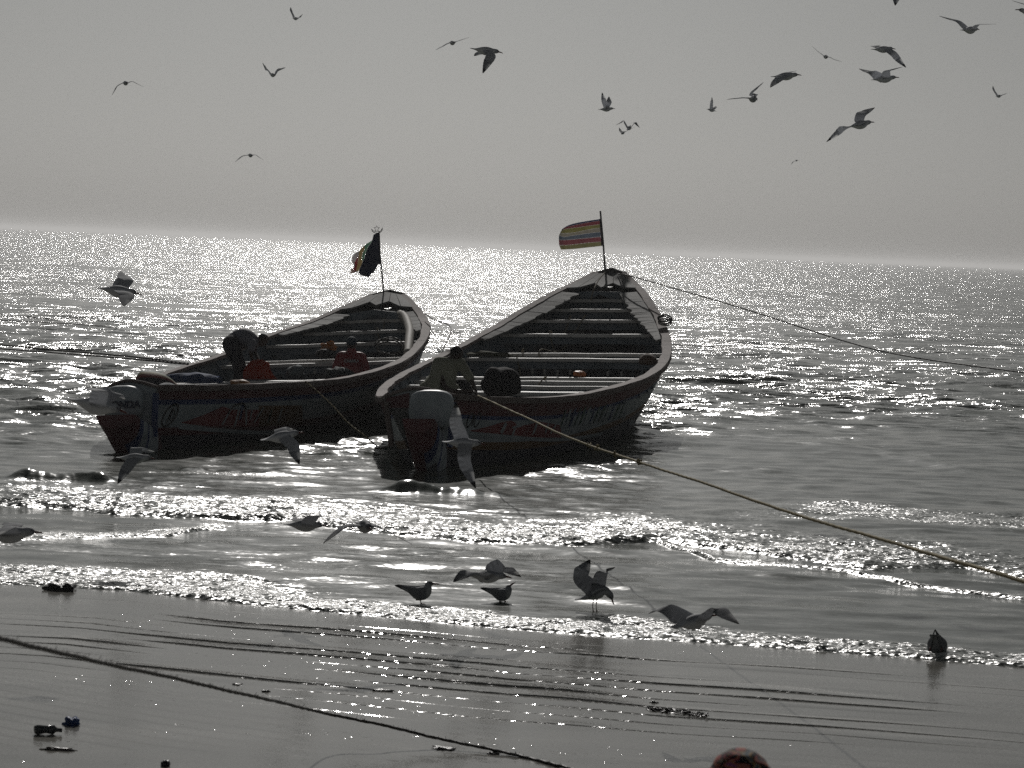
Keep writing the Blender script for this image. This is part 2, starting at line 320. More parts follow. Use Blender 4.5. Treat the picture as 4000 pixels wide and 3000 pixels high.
# ------------------------------------------------------------------ boats
KS = np.array([0, .08, .2, .35, .5, .65, .8, .9, .97, 1.0])
def interp(s, v):
    s = np.asarray(s, float); m = np.gradient(v, KS); i = np.clip(np.searchsorted(KS, s)-1, 0, len(KS)-2); h = KS[i+1]-KS[i]; t = (s-KS[i])/h
    return v[i]*(1+2*t)*(1-t)**2+h*m[i]*t*(1-t)**2+v[i+1]*t*t*(3-2*t)+h*m[i+1]*t*t*(t-1)
class Hull:
    def __init__(s, x, y, head, L, roll, b, z):
        h = R(head); ro = R(roll); s.L = L; s.b = np.array(b); s.z = np.array(z)
        s.f = np.array([math.sin(h), math.cos(h), 0]); rr_ = np.array([math.cos(h), -math.sin(h), 0]); Zu = np.array([0, 0, 1.])
        s.r = rr_*math.cos(ro)+Zu*math.sin(ro); s.u = -rr_*math.sin(ro)+Zu*math.cos(ro); s.o = np.array([x, y, 0.])
    def B(s, t): return interp(t, s.b)
    def Z(s, t): return interp(t, s.z)
    def K(s, t): t = np.asarray(t, float); return -.38+.38*np.clip((.1-t)/.1, 0, 1)**2+(s.z[-1]+.1)*np.clip((t-.72)/.28, 0, 1)**6
    def w(s, t, q):                        # half width at depth fraction q (0 gunwale, 1 keel)
        t = np.asarray(t, float); wb = .42-.1*ss(.7, 1, t)-.30*(1-ss(0, .12, t))
        return s.B(t)*(wb+(1-wb)*(1-q)**(.62+.25*(1-ss(0, .12, t))))
    def loc(s, t, lat, z): return s.o+s.f*(t*s.L)+s.r*lat+s.u*z
    def pt(s, t, side, q, off=0):          # point of the outer skin
        Zt, Kt = float(s.Z(t)), float(s.K(t)); z = Zt-q*(Zt-Kt)
        return s.loc(t, side*(float(s.w(t, q))+off), z)
    def qof(s, t, drop): Zt, Kt = float(s.Z(t)), float(s.K(t)); return min(1, drop/(Zt-Kt))
    def find(s, px, py, side=1):           # skin coordinates seen at a photo pixel
        if not hasattr(s, 'tab'):
            T_, Q_ = np.meshgrid(np.linspace(0, .97, 500), np.linspace(0, .8, 90), indexing='ij')
            Zt, Kt = s.Z(T_), s.K(T_); z = Zt-Q_*(Zt-Kt); lat = s.w(T_, Q_)
            P = s.o+s.f*(T_*s.L)[..., None]+s.r*lat[..., None]+s.u*z[..., None]; s.tab = (T_, Q_, proj(P))
        T_, Q_, P = s.tab; k = ((P-[px, py])**2).sum(-1).argmin(); return float(T_.flat[k]), float(Q_.flat[k])
def wood(name, c1, c2, **k): return mat(name, c1, c2, rough=k.pop('rough', .6), scale=k.pop('scale', 3), bump=k.pop('bump', .5), bscale=k.pop('bscale', 30), **k)
M = {}
M['cap'] = wood('weathered_gunwale_wood', (.24, .19, .175), (.13, .10, .09), rough=.75, spec=.25, scale=5, bscale=60)
M['deck'] = wood('bleached_deck_wood', (.19, .19, .185), (.10, .10, .095), rough=.75, spec=.25, scale=4)
M['thwart'] = wood('worn_thwart_wood', (.72, .70, .66), (.45, .43, .40), rough=.45, scale=4)
M['inner'] = wood('dark_green_inner_paint', (.17, .21, .24), (.10, .12, .135))
M['floor'] = wood('wet_dark_floor_boards', (.10, .09, .085), (.05, .045, .04))
M['red'] = wood('dark_red_hull_paint', (.20, .06, .065), (.11, .04, .045))
M['blue'] = wood('blue_hull_paint', (.05, .09, .24), (.03, .05, .14))
M['white'] = wood('chalky_white_hull_paint', (.50, .55, .58), (.32, .36, .38))
M['brightred'] = wood('bright_red_hull_paint', (.34, .07, .07), (.22, .05, .052))
M['orange'] = wood('ochre_hull_paint', (.24, .13, .05), (.15, .08, .035))
M['green'] = wood('green_hull_paint', (.06, .16, .10), (.04, .09, .07))
M['bottom'] = wood('tarred_hull_bottom', (.11, .105, .125), (.06, .06, .07))
M['black'] = mat('black_lettering_paint', (.02, .02, .022), rough=.6)
M['navy'] = mat('navy_lettering_paint', (.02, .03, .08), rough=.6)
M['iron'] = mat('rusty_iron', (.08, .05, .04), rough=.6)
def strake(hl, root, name, m, side, d0, d1, s0=0.0, s1=1.0, th=.035, off=0.0, n=60, frac=False, inner=None, rows_=3):
    """one plank line of the hull: drop d0..d1 below the gunwale (metres, or fractions), outer and inner face"""
    V, Fc, fm = [], [], []; S_ = np.linspace(s0, s1, n)
    for t in S_:
        for k in range(rows_):
            d = d0+(d1-d0)*k/(rows_-1); q = d if frac else hl.qof(t, d); V.append(hl.pt(t, side, q, off))
        for k in range(rows_):
            d = d1+(d0-d1)*k/(rows_-1); q = d if frac else hl.qof(t, d); V.append(hl.pt(t, side, q, off-th))
    c = rows_*2
    for i in range(n-1):
        for k in range(c):
            k2 = (k+1) % c; f_ = (i*c+k, i*c+k2, (i+1)*c+k2, (i+1)*c+k); Fc.append(f_ if side > 0 else f_[::-1]); fm.append(1 if k >= rows_ else 0)
    Fc.append(tuple(range(c))); fm.append(0); Fc.append(tuple((n-1)*c+k for k in range(c))); fm.append(0)
    return mesh(name, V, Fc, None, root, mats=[m, inner or M['inner']], fm=fm, smooth=False)
def bar(hl, root, name, m, t0, lat0, z0, t1, lat1, z1, wd, th, jag=0):
    a, b = hl.loc(t0, lat0, z0), hl.loc(t1, lat1, z1); d = b-a; V, Fc = [], []
    side = np.cross(d, hl.u); side /= np.linalg.norm(side); nrm = np.cross(side, d); nrm /= np.linalg.norm(nrm)
    nn_ = 9; rr = random.Random(int(abs(a[0]*1000))+nn_)
    for i in range(nn_):
        p = a+d*i/(nn_-1)+nrm*rr.uniform(-.006, .006); w_ = wd/2*(1+rr.uniform(-.05, .05))
        for (sx, sz) in ((-1, -1), (1, -1), (1, 1), (-1, 1)): V.append(p+side*sx*w_+nrm*sz*th/2)
        if i:
            for k in range(4): k2 = (k+1) % 4; Fc.append(((i-1)*4+k, (i-1)*4+k2, i*4+k2, i*4+k))
    Fc += [(0, 3, 2, 1), tuple((nn_-1)*4+k for k in range(4))]
    return mesh(name, V, Fc, m, root, smooth=False)
def decal(hl, root, name, m, side, poly, off=.004, th=.006):
    """painted shape given as a polygon in (s, q) hull coordinates, laid on the skin"""
    bm = bmesh.new(); vs = [bm.verts.new((a, b*.1, 0)) for a, b in poly]; f = bm.faces.new(vs)
    bmesh.ops.triangulate(bm, faces=[f])
    for _ in range(2): bmesh.ops.subdivide_edges(bm, edges=bm.edges[:], cuts=1, use_grid_fill=True)
    V = [hl.pt(max(0, v.co.x), side, max(0, v.co.y*10), off) for v in bm.verts]; bm.verts.index_update()
    Fc = [tuple(v.index for v in f.verts) for f in bm.faces]; bm.free()
    return mesh(name, V, Fc, m, root, smooth=False)
def stroke(hl, root, name, m, side, pts, wd, off=.005):
    """brush stroke on the hull; pts in (s*L metres, drop metres)"""
    P = smoothpts(pts, max(2, len(pts)*4)) if len(pts) > 2 else np.array([np.array(pts[0])+(np.array(pts[1])-np.array(pts[0]))*k/4 for k in range(5)])
    T = np.gradient(P, axis=0); T /= np.linalg.norm(T, axis=1)[:, None]+1e-9; V, Fc = [], []
    for i, (p, t_) in enumerate(zip(P, T)):
        for sg in (-1, 1):
            q = p+np.array([-t_[1], t_[0]])*sg*wd/2; ts = max(0, q[0]/hl.L); V.append(hl.pt(ts, side, hl.qof(ts, max(q[1], 0)), off))
        if i: Fc.append((2*i-2, 2*i-1, 2*i+1, 2*i))
    return mesh(name, V, Fc, m, root, smooth=False)
def gunwale(hl, root, side, segs=7):
    """flat cap timbers with butt joints, one object per timber"""
    cuts = np.linspace(0, 1, segs+1)
    for a, b in zip(cuts[:-1], cuts[1:]):
        V, Fc = [], []; n = 12; S_ = np.linspace(a+.0006, b-.0006, n)
        for i, t in enumerate(S_):
            Bt = float(hl.B(t)); Zt = float(hl.Z(t)); wv = .012*math.sin(t*70)+.006*math.sin(t*190)
            for lat, zz in ((Bt+.03+wv*.5, -.07), (Bt+.03+wv*.5, .0), (Bt+.02, .022+wv*.3), (Bt-.15+wv, .026), (Bt-.16+wv, -.03)):
                V.append(hl.loc(t, side*lat, Zt+zz))
            if i:
                for k in range(5): k2 = (k+1) % 5; Fc.append(((i-1)*5+k, (i-1)*5+k2, i*5+k2, i*5+k))
        Fc += [tuple(range(5)), tuple((n-1)*5+k for k in range(5))]
        mesh('gunwale', V, Fc, M['cap'], root, smooth=False)
def panel(hl, root, name, m, pts, th=.04):
    """flat panel from points (s, lat, z), extruded forward"""
    A = [hl.loc(*p) for p in pts]; Bk = [p+hl.f*th for p in A]; n = len(A)
    Fc = [tuple(range(n)), tuple(range(n, 2*n))[::-1]]+[(i, i+n, (i+1) % n+n, (i+1) % n) for i in range(n)]
    return mesh(name, A+Bk, Fc, m, root, smooth=False)
def text_on(root, name, body, size, origin, ex, ey, m, depth=.006, shear=0.0):
    cu = bpy.data.curves.new(name, 'FONT'); cu.body = body; cu.size = size; cu.align_x = 'CENTER'; cu.align_y = 'CENTER'; cu.extrude = depth/2; cu.shear = shear; cu.offset = size*.02
    tmp = bpy.data.objects.new(name, cu); C.objects.link(tmp); dg = bpy.context.evaluated_depsgraph_get()
    me = bpy.data.meshes.new_from_object(tmp.evaluated_get(dg)); bpy.data.objects.remove(tmp); bpy.data.curves.remove(cu)
    ex = Vector(ex).normalized(); ey = Vector(ey).normalized(); ez = ex.cross(ey)
    me.transform(Matrix(((ex.x, ey.x, ez.x, origin[0]), (ex.y, ey.y, ez.y, origin[1]), (ex.z, ey.z, ez.z, origin[2]), (0, 0, 0, 1))))
    me.materials.clear(); me.materials.append(m); o = bpy.data.objects.new(name, me); return link(o, root)
def rear_out(hl, p, d): return p-hl.f*d
def s_of_row(hl, px, py, drop):            # station whose thwart top shows on that photo row
    S_ = np.linspace(.0, .99, 400); Pm = np.array([hl.loc(t, 0, float(hl.Z(t))-drop) for t in S_]); q = proj(Pm)
    Pl = np.array([hl.loc(t, -float(hl.B(t)), float(hl.Z(t))-drop) for t in S_]); Pr = np.array([hl.loc(t, float(hl.B(t)), float(hl.Z(t))-drop) for t in S_])
    a, b = proj(Pl), proj(Pr); f = (px-a[:, 0])/(b[:, 0]-a[:, 0]); yy = a[:, 1]+(b[:, 1]-a[:, 1])*f
    return float(S_[np.argmin(abs(yy-py))])
def boat(hl, label, rowsT, bands, drop=.16):
    root = tag(bpy.data.objects.new('fishing_boat', None), label, 'boat', 'two painted wooden fishing boats moored off the beach'); C.objects.link(root)
    for side in (1, -1):
        gunwale(hl, root, side)
        for nm, m, d0, d1 in bands: strake(hl, root, nm, M[m], side, d0, d1)
        last = bands[-1][3]
        strake(hl, root, 'bottom_plank', M['bottom'], side, last+.004, None, frac=False) if False else None
        # lower hull from the last band to the keel
        V, Fc = [], []; n = 60; S_ = np.linspace(0, 1, n); c = 6
        for t in S_:
            q0 = hl.qof(t, last)
            for k in range(c): V.append(hl.pt(t, side, q0+(1-q0)*k/(c-1), -.002))
            V.append(hl.loc(t, 0, float(hl.K(t))-.03))
        c += 1
        for i in range(n-1):
            for k in range(c-1): f_ = (i*c+k, i*c+k+1, (i+1)*c+k+1, (i+1)*c+k); Fc.append(f_ if side > 0 else f_[::-1])
        mesh('lower_hull', V, Fc, M['bottom'], root, smooth=False)
    # bow board
    pts = [(1, float(hl.w(1, q)), float(hl.Z(1)-q*(hl.Z(1)-hl.K(1)))) for q in np.linspace(0, 1, 6)]
    panel(hl, root, 'bow_board', M['red'], pts+[(a, -b, c) for a, b, c in pts[::-1]], th=.03)
    # floor boards
    V, Fc = [], []; nb = 7
    for j in range(nb):
        V, Fc = [], []; S_ = np.linspace(.04, .86, 24)
        for i, t in enumerate(S_):
            zf = .26+.9*max(0, t-.62)**1.5; Zt, Kt = float(hl.Z(t)), float(hl.K(t)); wI = float(hl.w(t, min(.95, (Zt-zf)/(Zt-Kt))))-.06
            a, b = -wI+2*wI*j/nb+.008, -wI+2*wI*(j+1)/nb-.008
            V += [hl.loc(t, a, zf), hl.loc(t, b, zf)]
            if i: Fc.append((2*i-2, 2*i-1, 2*i+1, 2*i))
        mesh('floor_board', V, Fc, M['floor'], root, smooth=False)
    # ribs
    for t in np.arange(.06, .93, .052):
        for side in (1, -1):
            V, Fc = [], []
            for k, q in enumerate(np.linspace(.06, .72, 6)):
                for dt in (-.0025, .0025):
                    for o_ in (-.036, -.085): V.append(hl.pt(t+dt, side, q, o_))
                if k:
                    b_ = k*4; a_ = b_-4
                    for (x, y) in ((0, 1), (1, 3), (3, 2), (2, 0)): Fc.append((a_+x, a_+y, b_+y, b_+x))
            mesh('rib', V, Fc, M['inner'], root, smooth=False)
    st = []
    for (px, py, wd) in rowsT:
        t = s_of_row(hl, px, py, drop); st.append(t); Zt = float(hl.Z(t)); q = hl.qof(t, drop+.03); wI = float(hl.w(t, q))-.04
        bar(hl, root, 'thwart', M['thwart'], t, -wI, Zt-drop-.03, t, wI, Zt-drop-.03, wd, .06)
        bar(hl, root, 'thwart_beam', M['inner'], t, -wI, Zt-drop-.13, t, wI, Zt-drop-.13, wd*.5, .13)
    return root, st
HL2 = Hull(-1.271, 40.913, 11.357, 16.669, 2.364, [0.505, 0.90, 1.50, 2.011, 2.217, 2.081, 1.612, 1.062, 0.584, 0.306], [1.115, 1.016, 0.94, 1.014, 1.161, 1.419, 1.897, 2.388, 2.711, 2.885])
HL1 = Hull(-5.635, 42.216, 10.875, 16.630, 4.309, [0.397, 0.892, 1.385, 1.836, 2.108, 1.948, 1.611, 1.151, 0.62, 0.34], [0.992, 0.927, 0.869, 0.845, 0.984, 1.187, 1.527, 1.779, 2.094, 2.24])
bands1 = [('sheer_plank', 'red', .02, .20), ('rubbing_strip', 'blue', .20, .275), ('painted_plank', 'white', .275, .62), ('lower_plank', 'red', .62, .74)]
bands2 = [('sheer_plank', 'red', .02, .27), ('rubbing_strip', 'blue', .27, .33), ('painted_plank', 'white', .33, .66), ('lower_plank', 'orange', .66, .78)]
b1, st1 = boat(HL1, 'left wooden fishing boat with a ringed 10 painted on its side, nearer the left edge',
    [(1265, 1220, .16), (1235, 1257, .2), (1200, 1299, .2), (1300, 1342, .28), (1180, 1406, .12), (1180, 1419, .2), (1100, 1487, .26), (860, 1497, .18)], bands1)
b2, st2 = boat(HL2, 'right wooden fishing boat with a high bow, rows of bare thwarts and red painted side',
    [(2330, 1169, .3), (2300, 1206, .34), (2280, 1249, .32), (2250, 1305, .28), (2200, 1380, .14), (2200, 1400, .22), (2250, 1475, .2), (2200, 1489, .14), (2200, 1508, .12), (2150, 1530, .14), (1900, 1530, .16)], bands2)
def add_bow(hl, root, s_in, s_deck, wide, peak, cw=1.0):
    # side decks inside the gunwales, planks with ragged inner edges
    for side in (1, -1):
        nb = 5
        for j in range(nb):
            a = s_in+(s_deck-s_in)*j/nb; b = s_in+(s_deck-s_in)*(j+1)/nb-.0015; V, Fc = [], []; n = 7; rr = random.Random(j*7+side)
            for i in range(n):
                t = a+(b-a)*i/(n-1); Bt = float(hl.B(t)); Zt = float(hl.Z(t)); g_ = (t-s_in)/(s_deck-s_in)
                wi = wide*min(1, .25+1.2*g_)*(1+rr.uniform(-.12, .12))
                for zz in (.0, -.035): V += [hl.loc(t, side*(Bt-.165), Zt+.012+zz), hl.loc(t, side*(Bt-.165-wi), Zt-.02+zz)]
                if i:
                    x = i*4; y = x-4; Fc += [(y, y+1, x+1, x), (y+2, x+2, x+3, y+3), (y+1, y+3, x+3, x+1), (y, x, x+2, y+2)]
            Fc += [(0, 2, 3, 1), ((n-1)*4, (n-1)*4+1, (n-1)*4+3, (n-1)*4+2)]
            mesh('side_deck_plank', V, Fc, M['deck'], root, smooth=False)
    # foredeck planks, raised to a ridge on the centre line, notched inner edge
    n = 6
    for side in (1, -1):
        for j in range(3):
            f0, f1 = j/3, (j+1)/3-.02; V, Fc = [], []
            for i in range(n):
                for f_ in (f0, f1):
                    t0 = s_deck+.012+(.055*(1-f_))*0+.028*abs(math.sin(f_*5))*(1-f_); t = t0+(.992-t0)*i/(n-1); Bt = float(hl.B(t))-.10; Zt = float(hl.Z(t))
                    V += [hl.loc(t, side*Bt*f_, Zt+.03+peak*(1-f_)), hl.loc(t, side*Bt*f_, Zt-.005+peak*(1-f_))]
                if i:
                    x = i*4; y = x-4; Fc += [(y, y+2, x+2, x), (y+1, x+1, x+3, y+3), (y, x, x+1, y+1), (y+2, y+3, x+3, x+2)]
            Fc += [(0, 1, 3, 2), ((n-1)*4, (n-1)*4+2, (n-1)*4+3, (n-1)*4+1)]
            mesh('foredeck_plank', V, Fc, M['deck'], root, smooth=False)
    # breasthook beam under the deck edge
    t = s_deck; Bt = float(hl.B(t)); Zt = float(hl.Z(t)); prof = [(-1, -.02), (-.5, .0), (0, peak*.9), (.5, .0), (1, -.02), (1, -.16), (.3, -.14), (0, -.05), (-.3, -.14), (-1, -.16)]
    panel(hl, root, 'breasthook', M['inner'], [(t, a*(Bt-.12), Zt+b) for a, b in prof], th=.08)
    # dark upright cap board at the tip
    Bt = float(hl.B(1)); Zt = float(hl.Z(1)); prof = [(-1.45, .0), (-.75, .075), (.0, .15), (.3, .16), (.8, .09), (1.4, .02), (1.3, -.03), (-1.4, -.04)]
    panel(hl, root, 'bow_cap', M['floor'], [(.998, a*Bt*cw, Zt+.01+b*.55) for a, b in prof], th=.10)
add_bow(HL1, b1, .80, .925, .34, .07, .75)
add_bow(HL2, b2, .73, .925, .36, .012, .62)
def add_stern(hl, root, white_top, spur_lat, word=None, TOP=.62, AFT=1.85, WT=.30):
    def sec(f_):
        top = .10+(TOP-.10)*f_**1.1; return .9-AFT*f_, top, -.42+(top+.42-.20)*max(0, (f_-.25)/.75)**1.5, WT*(.55+.45*min(1, f_*1.6))
    # transom of the boat: broad white panel with an arched top between the quarters
    B0 = float(hl.B(0)); Z0 = float(hl.Z(0)); K0 = float(hl.K(0))
    pr = [(-B0-.02, Z0-.04), (-B0*.6, Z0+.05), (-B0*.1, Z0+.09), (B0*.5, Z0+.05), (B0+.02, Z0-.02)]
    side = [(float(hl.w(0, q)), Z0-q*(Z0-K0)) for q in np.linspace(.1, 1, 6)]
    poly = pr+[(a, b) for a, b in side]+[(-a, b) for a, b in side[::-1]]
    panel(hl, root, 'transom', M['white'], [(-.001, a, max(b, Z0-.62)) for a, b in pr+[(a, b) for a, b in side if b > Z0-.62]+[(side[2][0]*.9, Z0-.62), (-side[2][0]*.9, Z0-.62)]+[(-a, b) for a, b in side[::-1] if b > Z0-.62]], th=.05)
    panel(hl, root, 'lower_transom', M['bottom'], [(0, a, b) for a, b in [(float(hl.w(0, q))-.01, Z0-q*(Z0-K0)) for q in (.2, .5, .8, 1)]+[(-float(hl.w(0, q))+.01, Z0-q*(Z0-K0)) for q in (1, .8, .5, .2)]], th=.05)
    if not white_top:
        panel(hl, root, 'quarter_board', M['red'], [(-.0022, -B0-.01, Z0-.05), (-.0022, -B0*.34, Z0+.03), (-.0022, -B0*.30, Z0-.19), (-.0022, -B0-.005, Z0-.19)], th=.03)
        panel(hl, root, 'quarter_board', M['deck'], [(-.0018, -B0*.93, Z0-.2), (-.0018, -B0*.40, Z0-.2), (-.0018, -B0*.28, Z0-.6), (-.0018, -B0*.55, Z0-.6)], th=.03)
    # cap of the transom
    V, Fc = [], []; tube(V, Fc, smoothpts([hl.loc(-.002, a, b+.01) for a, b in pr], 14), .028, n=6); mesh('transom_rail', V, Fc, M['cap'], root)
    # upturned stern end of the keel log, shield shaped from behind
    V, Fc = [], []; n = 11; c = 9
    for i in range(n):
        f_ = i/(n-1)                                  # 0 forward, 1 aft tip
        y_, top, bot, wt = sec(f_)
        for k in range(c):
            a = math.pi*k/(c-1); V.append(hl.loc(y_/hl.L, spur_lat-wt*math.cos(a), top-(top-bot)*math.sin(a)**.85))
        if i:
            for k in range(c-1): x = i*c+k; Fc.append((x-c, x-c+1, x+1, x))
            Fc.append(((i-1)*c, i*c, i*c+c-1, (i-1)*c+c-1))
    Fc.append(tuple((n-1)*c+k for k in range(c)))
    sp = mesh('keel_log_end', V, Fc, M['red'], root, smooth=False)
    # painted stripes running down the starboard cheek of the log end
    def cheek(f_, k, o_=.008):
        y_, top, bot, wt = sec(f_)
        a = math.pi*k; return hl.loc(y_/hl.L, spur_lat-(wt+o_)*math.cos(a), top-(top-bot+o_)*math.sin(a)**.85)
    for nm, m, f0, f1 in (('blue_stripe', 'blue', .80, .88), ('white_stripe', 'white', .70, .80), ('blue_stripe', 'blue', .66, .70), ('white_field', 'white', .35, .66)):
        V, Fc = [], []
        for i in range(9):
            k = .55+.45*i/8
            V += [cheek(f0, k), cheek(f1, k)]
            if i: Fc.append((2*i-2, 2*i-1, 2*i+1, 2*i))
        mesh(nm, V, Fc, M[m], root, smooth=False)
    # posts either side of the transom
    for sgn in (-1, 1): bar(hl, root, 'stern_post', M['blue' if sgn > 0 else 'cap'], -.003, sgn*(B0+.0), Z0-.1, -.003, sgn*(B0*.86), Z0-.75, .09, .07)
    if False:
        text_on(root, 'lettering', word, .15, hl.loc(-.003, .03, Z0-.27)-hl.f*.006, hl.r, hl.u, M['navy'], shear=.2)
        stroke(hl, root, 'lettering_underline', M['navy'], 1, [(.0, .4), (.01, .41)], .01) if False else None
add_stern(HL1, b1, True, .06)
add_stern(HL2, b2, False, .10, TOP=.80, AFT=1.5, WT=.24)
# painted number and patterns of the left boat (metres along from the stern, metres below the gunwale)
def m1(px, py, hl=HL1): t, q = hl.find(px, py); return (t*hl.L, q*float(hl.Z(t)-hl.K(t)))
def ring(c, rx, ry, sl_=0.0, n=14): return [(c[0]+rx*math.cos(a)+sl_*math.sin(a)*-ry, c[1]+ry*math.sin(a)) for a in np.linspace(0, 2*math.pi, n)]
c0 = m1(662, 1622); sx = abs(m1(700, 1622)[0]-c0[0])/38          # metres along per photo pixel here
stroke(HL1, b1, 'number_ring', M['black'], 1, ring(c0, sx*24, .165, .35*0+sx*40), .035)
stroke(HL1, b1, 'number', M['black'], 1, [(c0[0]+sx*3, c0[1]-.12), (c0[0]-sx*5, c0[1]+.12)], .03)
stroke(HL1, b1, 'number', M['black'], 1, ring((c0[0]+sx*9, c0[1]), sx*6, .08), .022)
def poly_px(hl, root, name, m, pxs, off=.004):
    decal(hl, root, name, m, 1, [hl.find(a, b) for a, b in pxs], off)
poly_px(HL1, b1, 'painted_wedge', M['brightred'], [(704, 1652), (868, 1587), (905, 1600), (1010, 1600), (1010, 1668), (860, 1666)])
poly_px(HL1, b1, 'painted_wedge', M['orange'], [(1010, 1585), (1180, 1583), (1180, 1655), (1010, 1668)])
for (a, b, wd, mm_) in (((905, 1590), (865, 1660), .05, 'white'), ((935, 1582), (915, 1665), .06, 'white'), ((948, 1582), (935, 1640), .07, 'blue'), ((958, 1590), (962, 1660), .045, 'white'),
                  ((985, 1590), (975, 1640), .04, 'white'), ((1030, 1590), (990, 1650), .05, 'white'), ((1060, 1600), (1045, 1650), .04, 'green'), ((1100, 1596), (1085, 1648), .05, 'white')):
    stroke(HL1, b1, 'painted_stroke', M[mm_], 1, [m1(*a), m1(*b)], wd, .009)
stroke(HL1, b1, 'painted_arc', M['black'], 1, [m1(890, 1615), m1(915, 1585), m1(948, 1578), m1(960, 1600)], .035, .011)
stroke(HL1, b1, 'painted_band', M['white'], 1, [m1(x, y) for x, y in ((700, 1668), (850, 1681), (1000, 1688), (1150, 1690))], .06, .006)
# right boat
def m2(px, py): return m1(px, py, HL2)
for k_, x in enumerate((1835, 1850, 1866)):
    a, b = m2(x+4, 1618), m2(x-8, 1664)
    if k_ == 1: stroke(HL2, b2, 'number', M['black'], 1, [a, b], .03)
    else:
        cc = ((a[0]+b[0])/2, (a[1]+b[1])/2); stroke(HL2, b2, 'number', M['black'], 1, ring(cc, abs(m2(x+8, 1640)[0]-m2(x, 1640)[0]), .10), .025)
poly_px(HL2, b2, 'painted_wedge', M['brightred'], [(1832, 1682), (1960, 1650), (1995, 1642), (2015, 1652), (2020, 1668), (2060, 1658), (2110, 1648), (2190, 1660), (2190, 1708), (2010, 1706), (1900, 1695)])
for (a, b, wd) in (((1976, 1652), (1956, 1692), .09), ((2008, 1674), (1997, 1704), .06), ((2096, 1654), (2080, 1696), .07), ((2035, 1664), (2000, 1672), .03), ((2140, 1655), (2128, 1690), .05), ((2175, 1650), (2150, 1695), .06)):
    stroke(HL2, b2, 'painted_stroke', M['white'], 1, [m2(*a), m2(*b)], wd, .009)
for i in range(14):
    x = 2200+i*19; stroke(HL2, b2, 'painted_stroke', M[['green', 'white', 'blue', 'green'][i % 4]], 1, [m2(x+10, 1600-i*2), m2(x-14, 1672-i*3)], .05+.02*(i % 3), .009)
stroke(HL2, b2, 'painted_band', M['white'], 1, [m2(x, y) for x, y in ((1835, 1694), (1950, 1704), (2100, 1716), (2250, 1712), (2350, 1695))], .06, .006)
#PART3
# ------------------------------------------------------------------ birds
def gull_material():
    m, t, b = nmat('gull_plumage'); out = t.nodes['Material Output']
    a = N(t, 'ShaderNodeAttribute', attribute_name='tint'); n = N(t, 'ShaderNodeTexNoise'); n.inputs['Scale'].default_value = 60
    g = N(t, 'ShaderNodeNewGeometry'); t.links.new(g.outputs['Position'], n.inputs[0])
    mr = N(t, 'ShaderNodeMapRange'); mr.inputs[3].default_value = .8; mr.inputs[4].default_value = 1.15; t.links.new(n.outputs[0], mr.inputs[0])
    mx = N(t, 'ShaderNodeVectorMath', operation='SCALE'); t.links.new(a.outputs['Color'], mx.inputs[0]); t.links.new(mr.outputs[0], mx.inputs['Scale'])
    t.links.new(mx.outputs[0], b.inputs['Base Color']); b.inputs['Roughness'].default_value = .7; b.inputs['Specular IOR Level'].default_value = .25
    tr = N(t, 'ShaderNodeBsdfTranslucent'); t.links.new(mx.outputs[0], tr.inputs[0]); ms = N(t, 'ShaderNodeMixShader')
    t.links.new(a.outputs['Alpha'], ms.inputs[0]); t.links.new(b.outputs[0], ms.inputs[1]); t.links.new(tr.outputs[0], ms.inputs[2]); t.links.new(ms.outputs[0], out.inputs[0]); return m
GM = gull_material(); BM = mat('dark_red_bill', (.16, .03, .02), rough=.4); EM = mat('dark_eye', (.01, .01, .01), rough=.2)
RA = np.array([0, .10, .20, .30, .40, .48, .56, .64, .72, .80, .86, .91, .96, 1.0])
RW = np.array([.050, .040, .026, .032, .044, .052, .055, .053, .044, .029, .027, .028, .018, .006])
RH = np.array([.004, .006, .014, .028, .042, .050, .053, .051, .044, .031, .030, .029, .019, .007])
WHITE, GREY, DARK, HOOD = (.62, .63, .64), (.30, .31, .33), (.035, .035, .04), (.42, .43, .45)
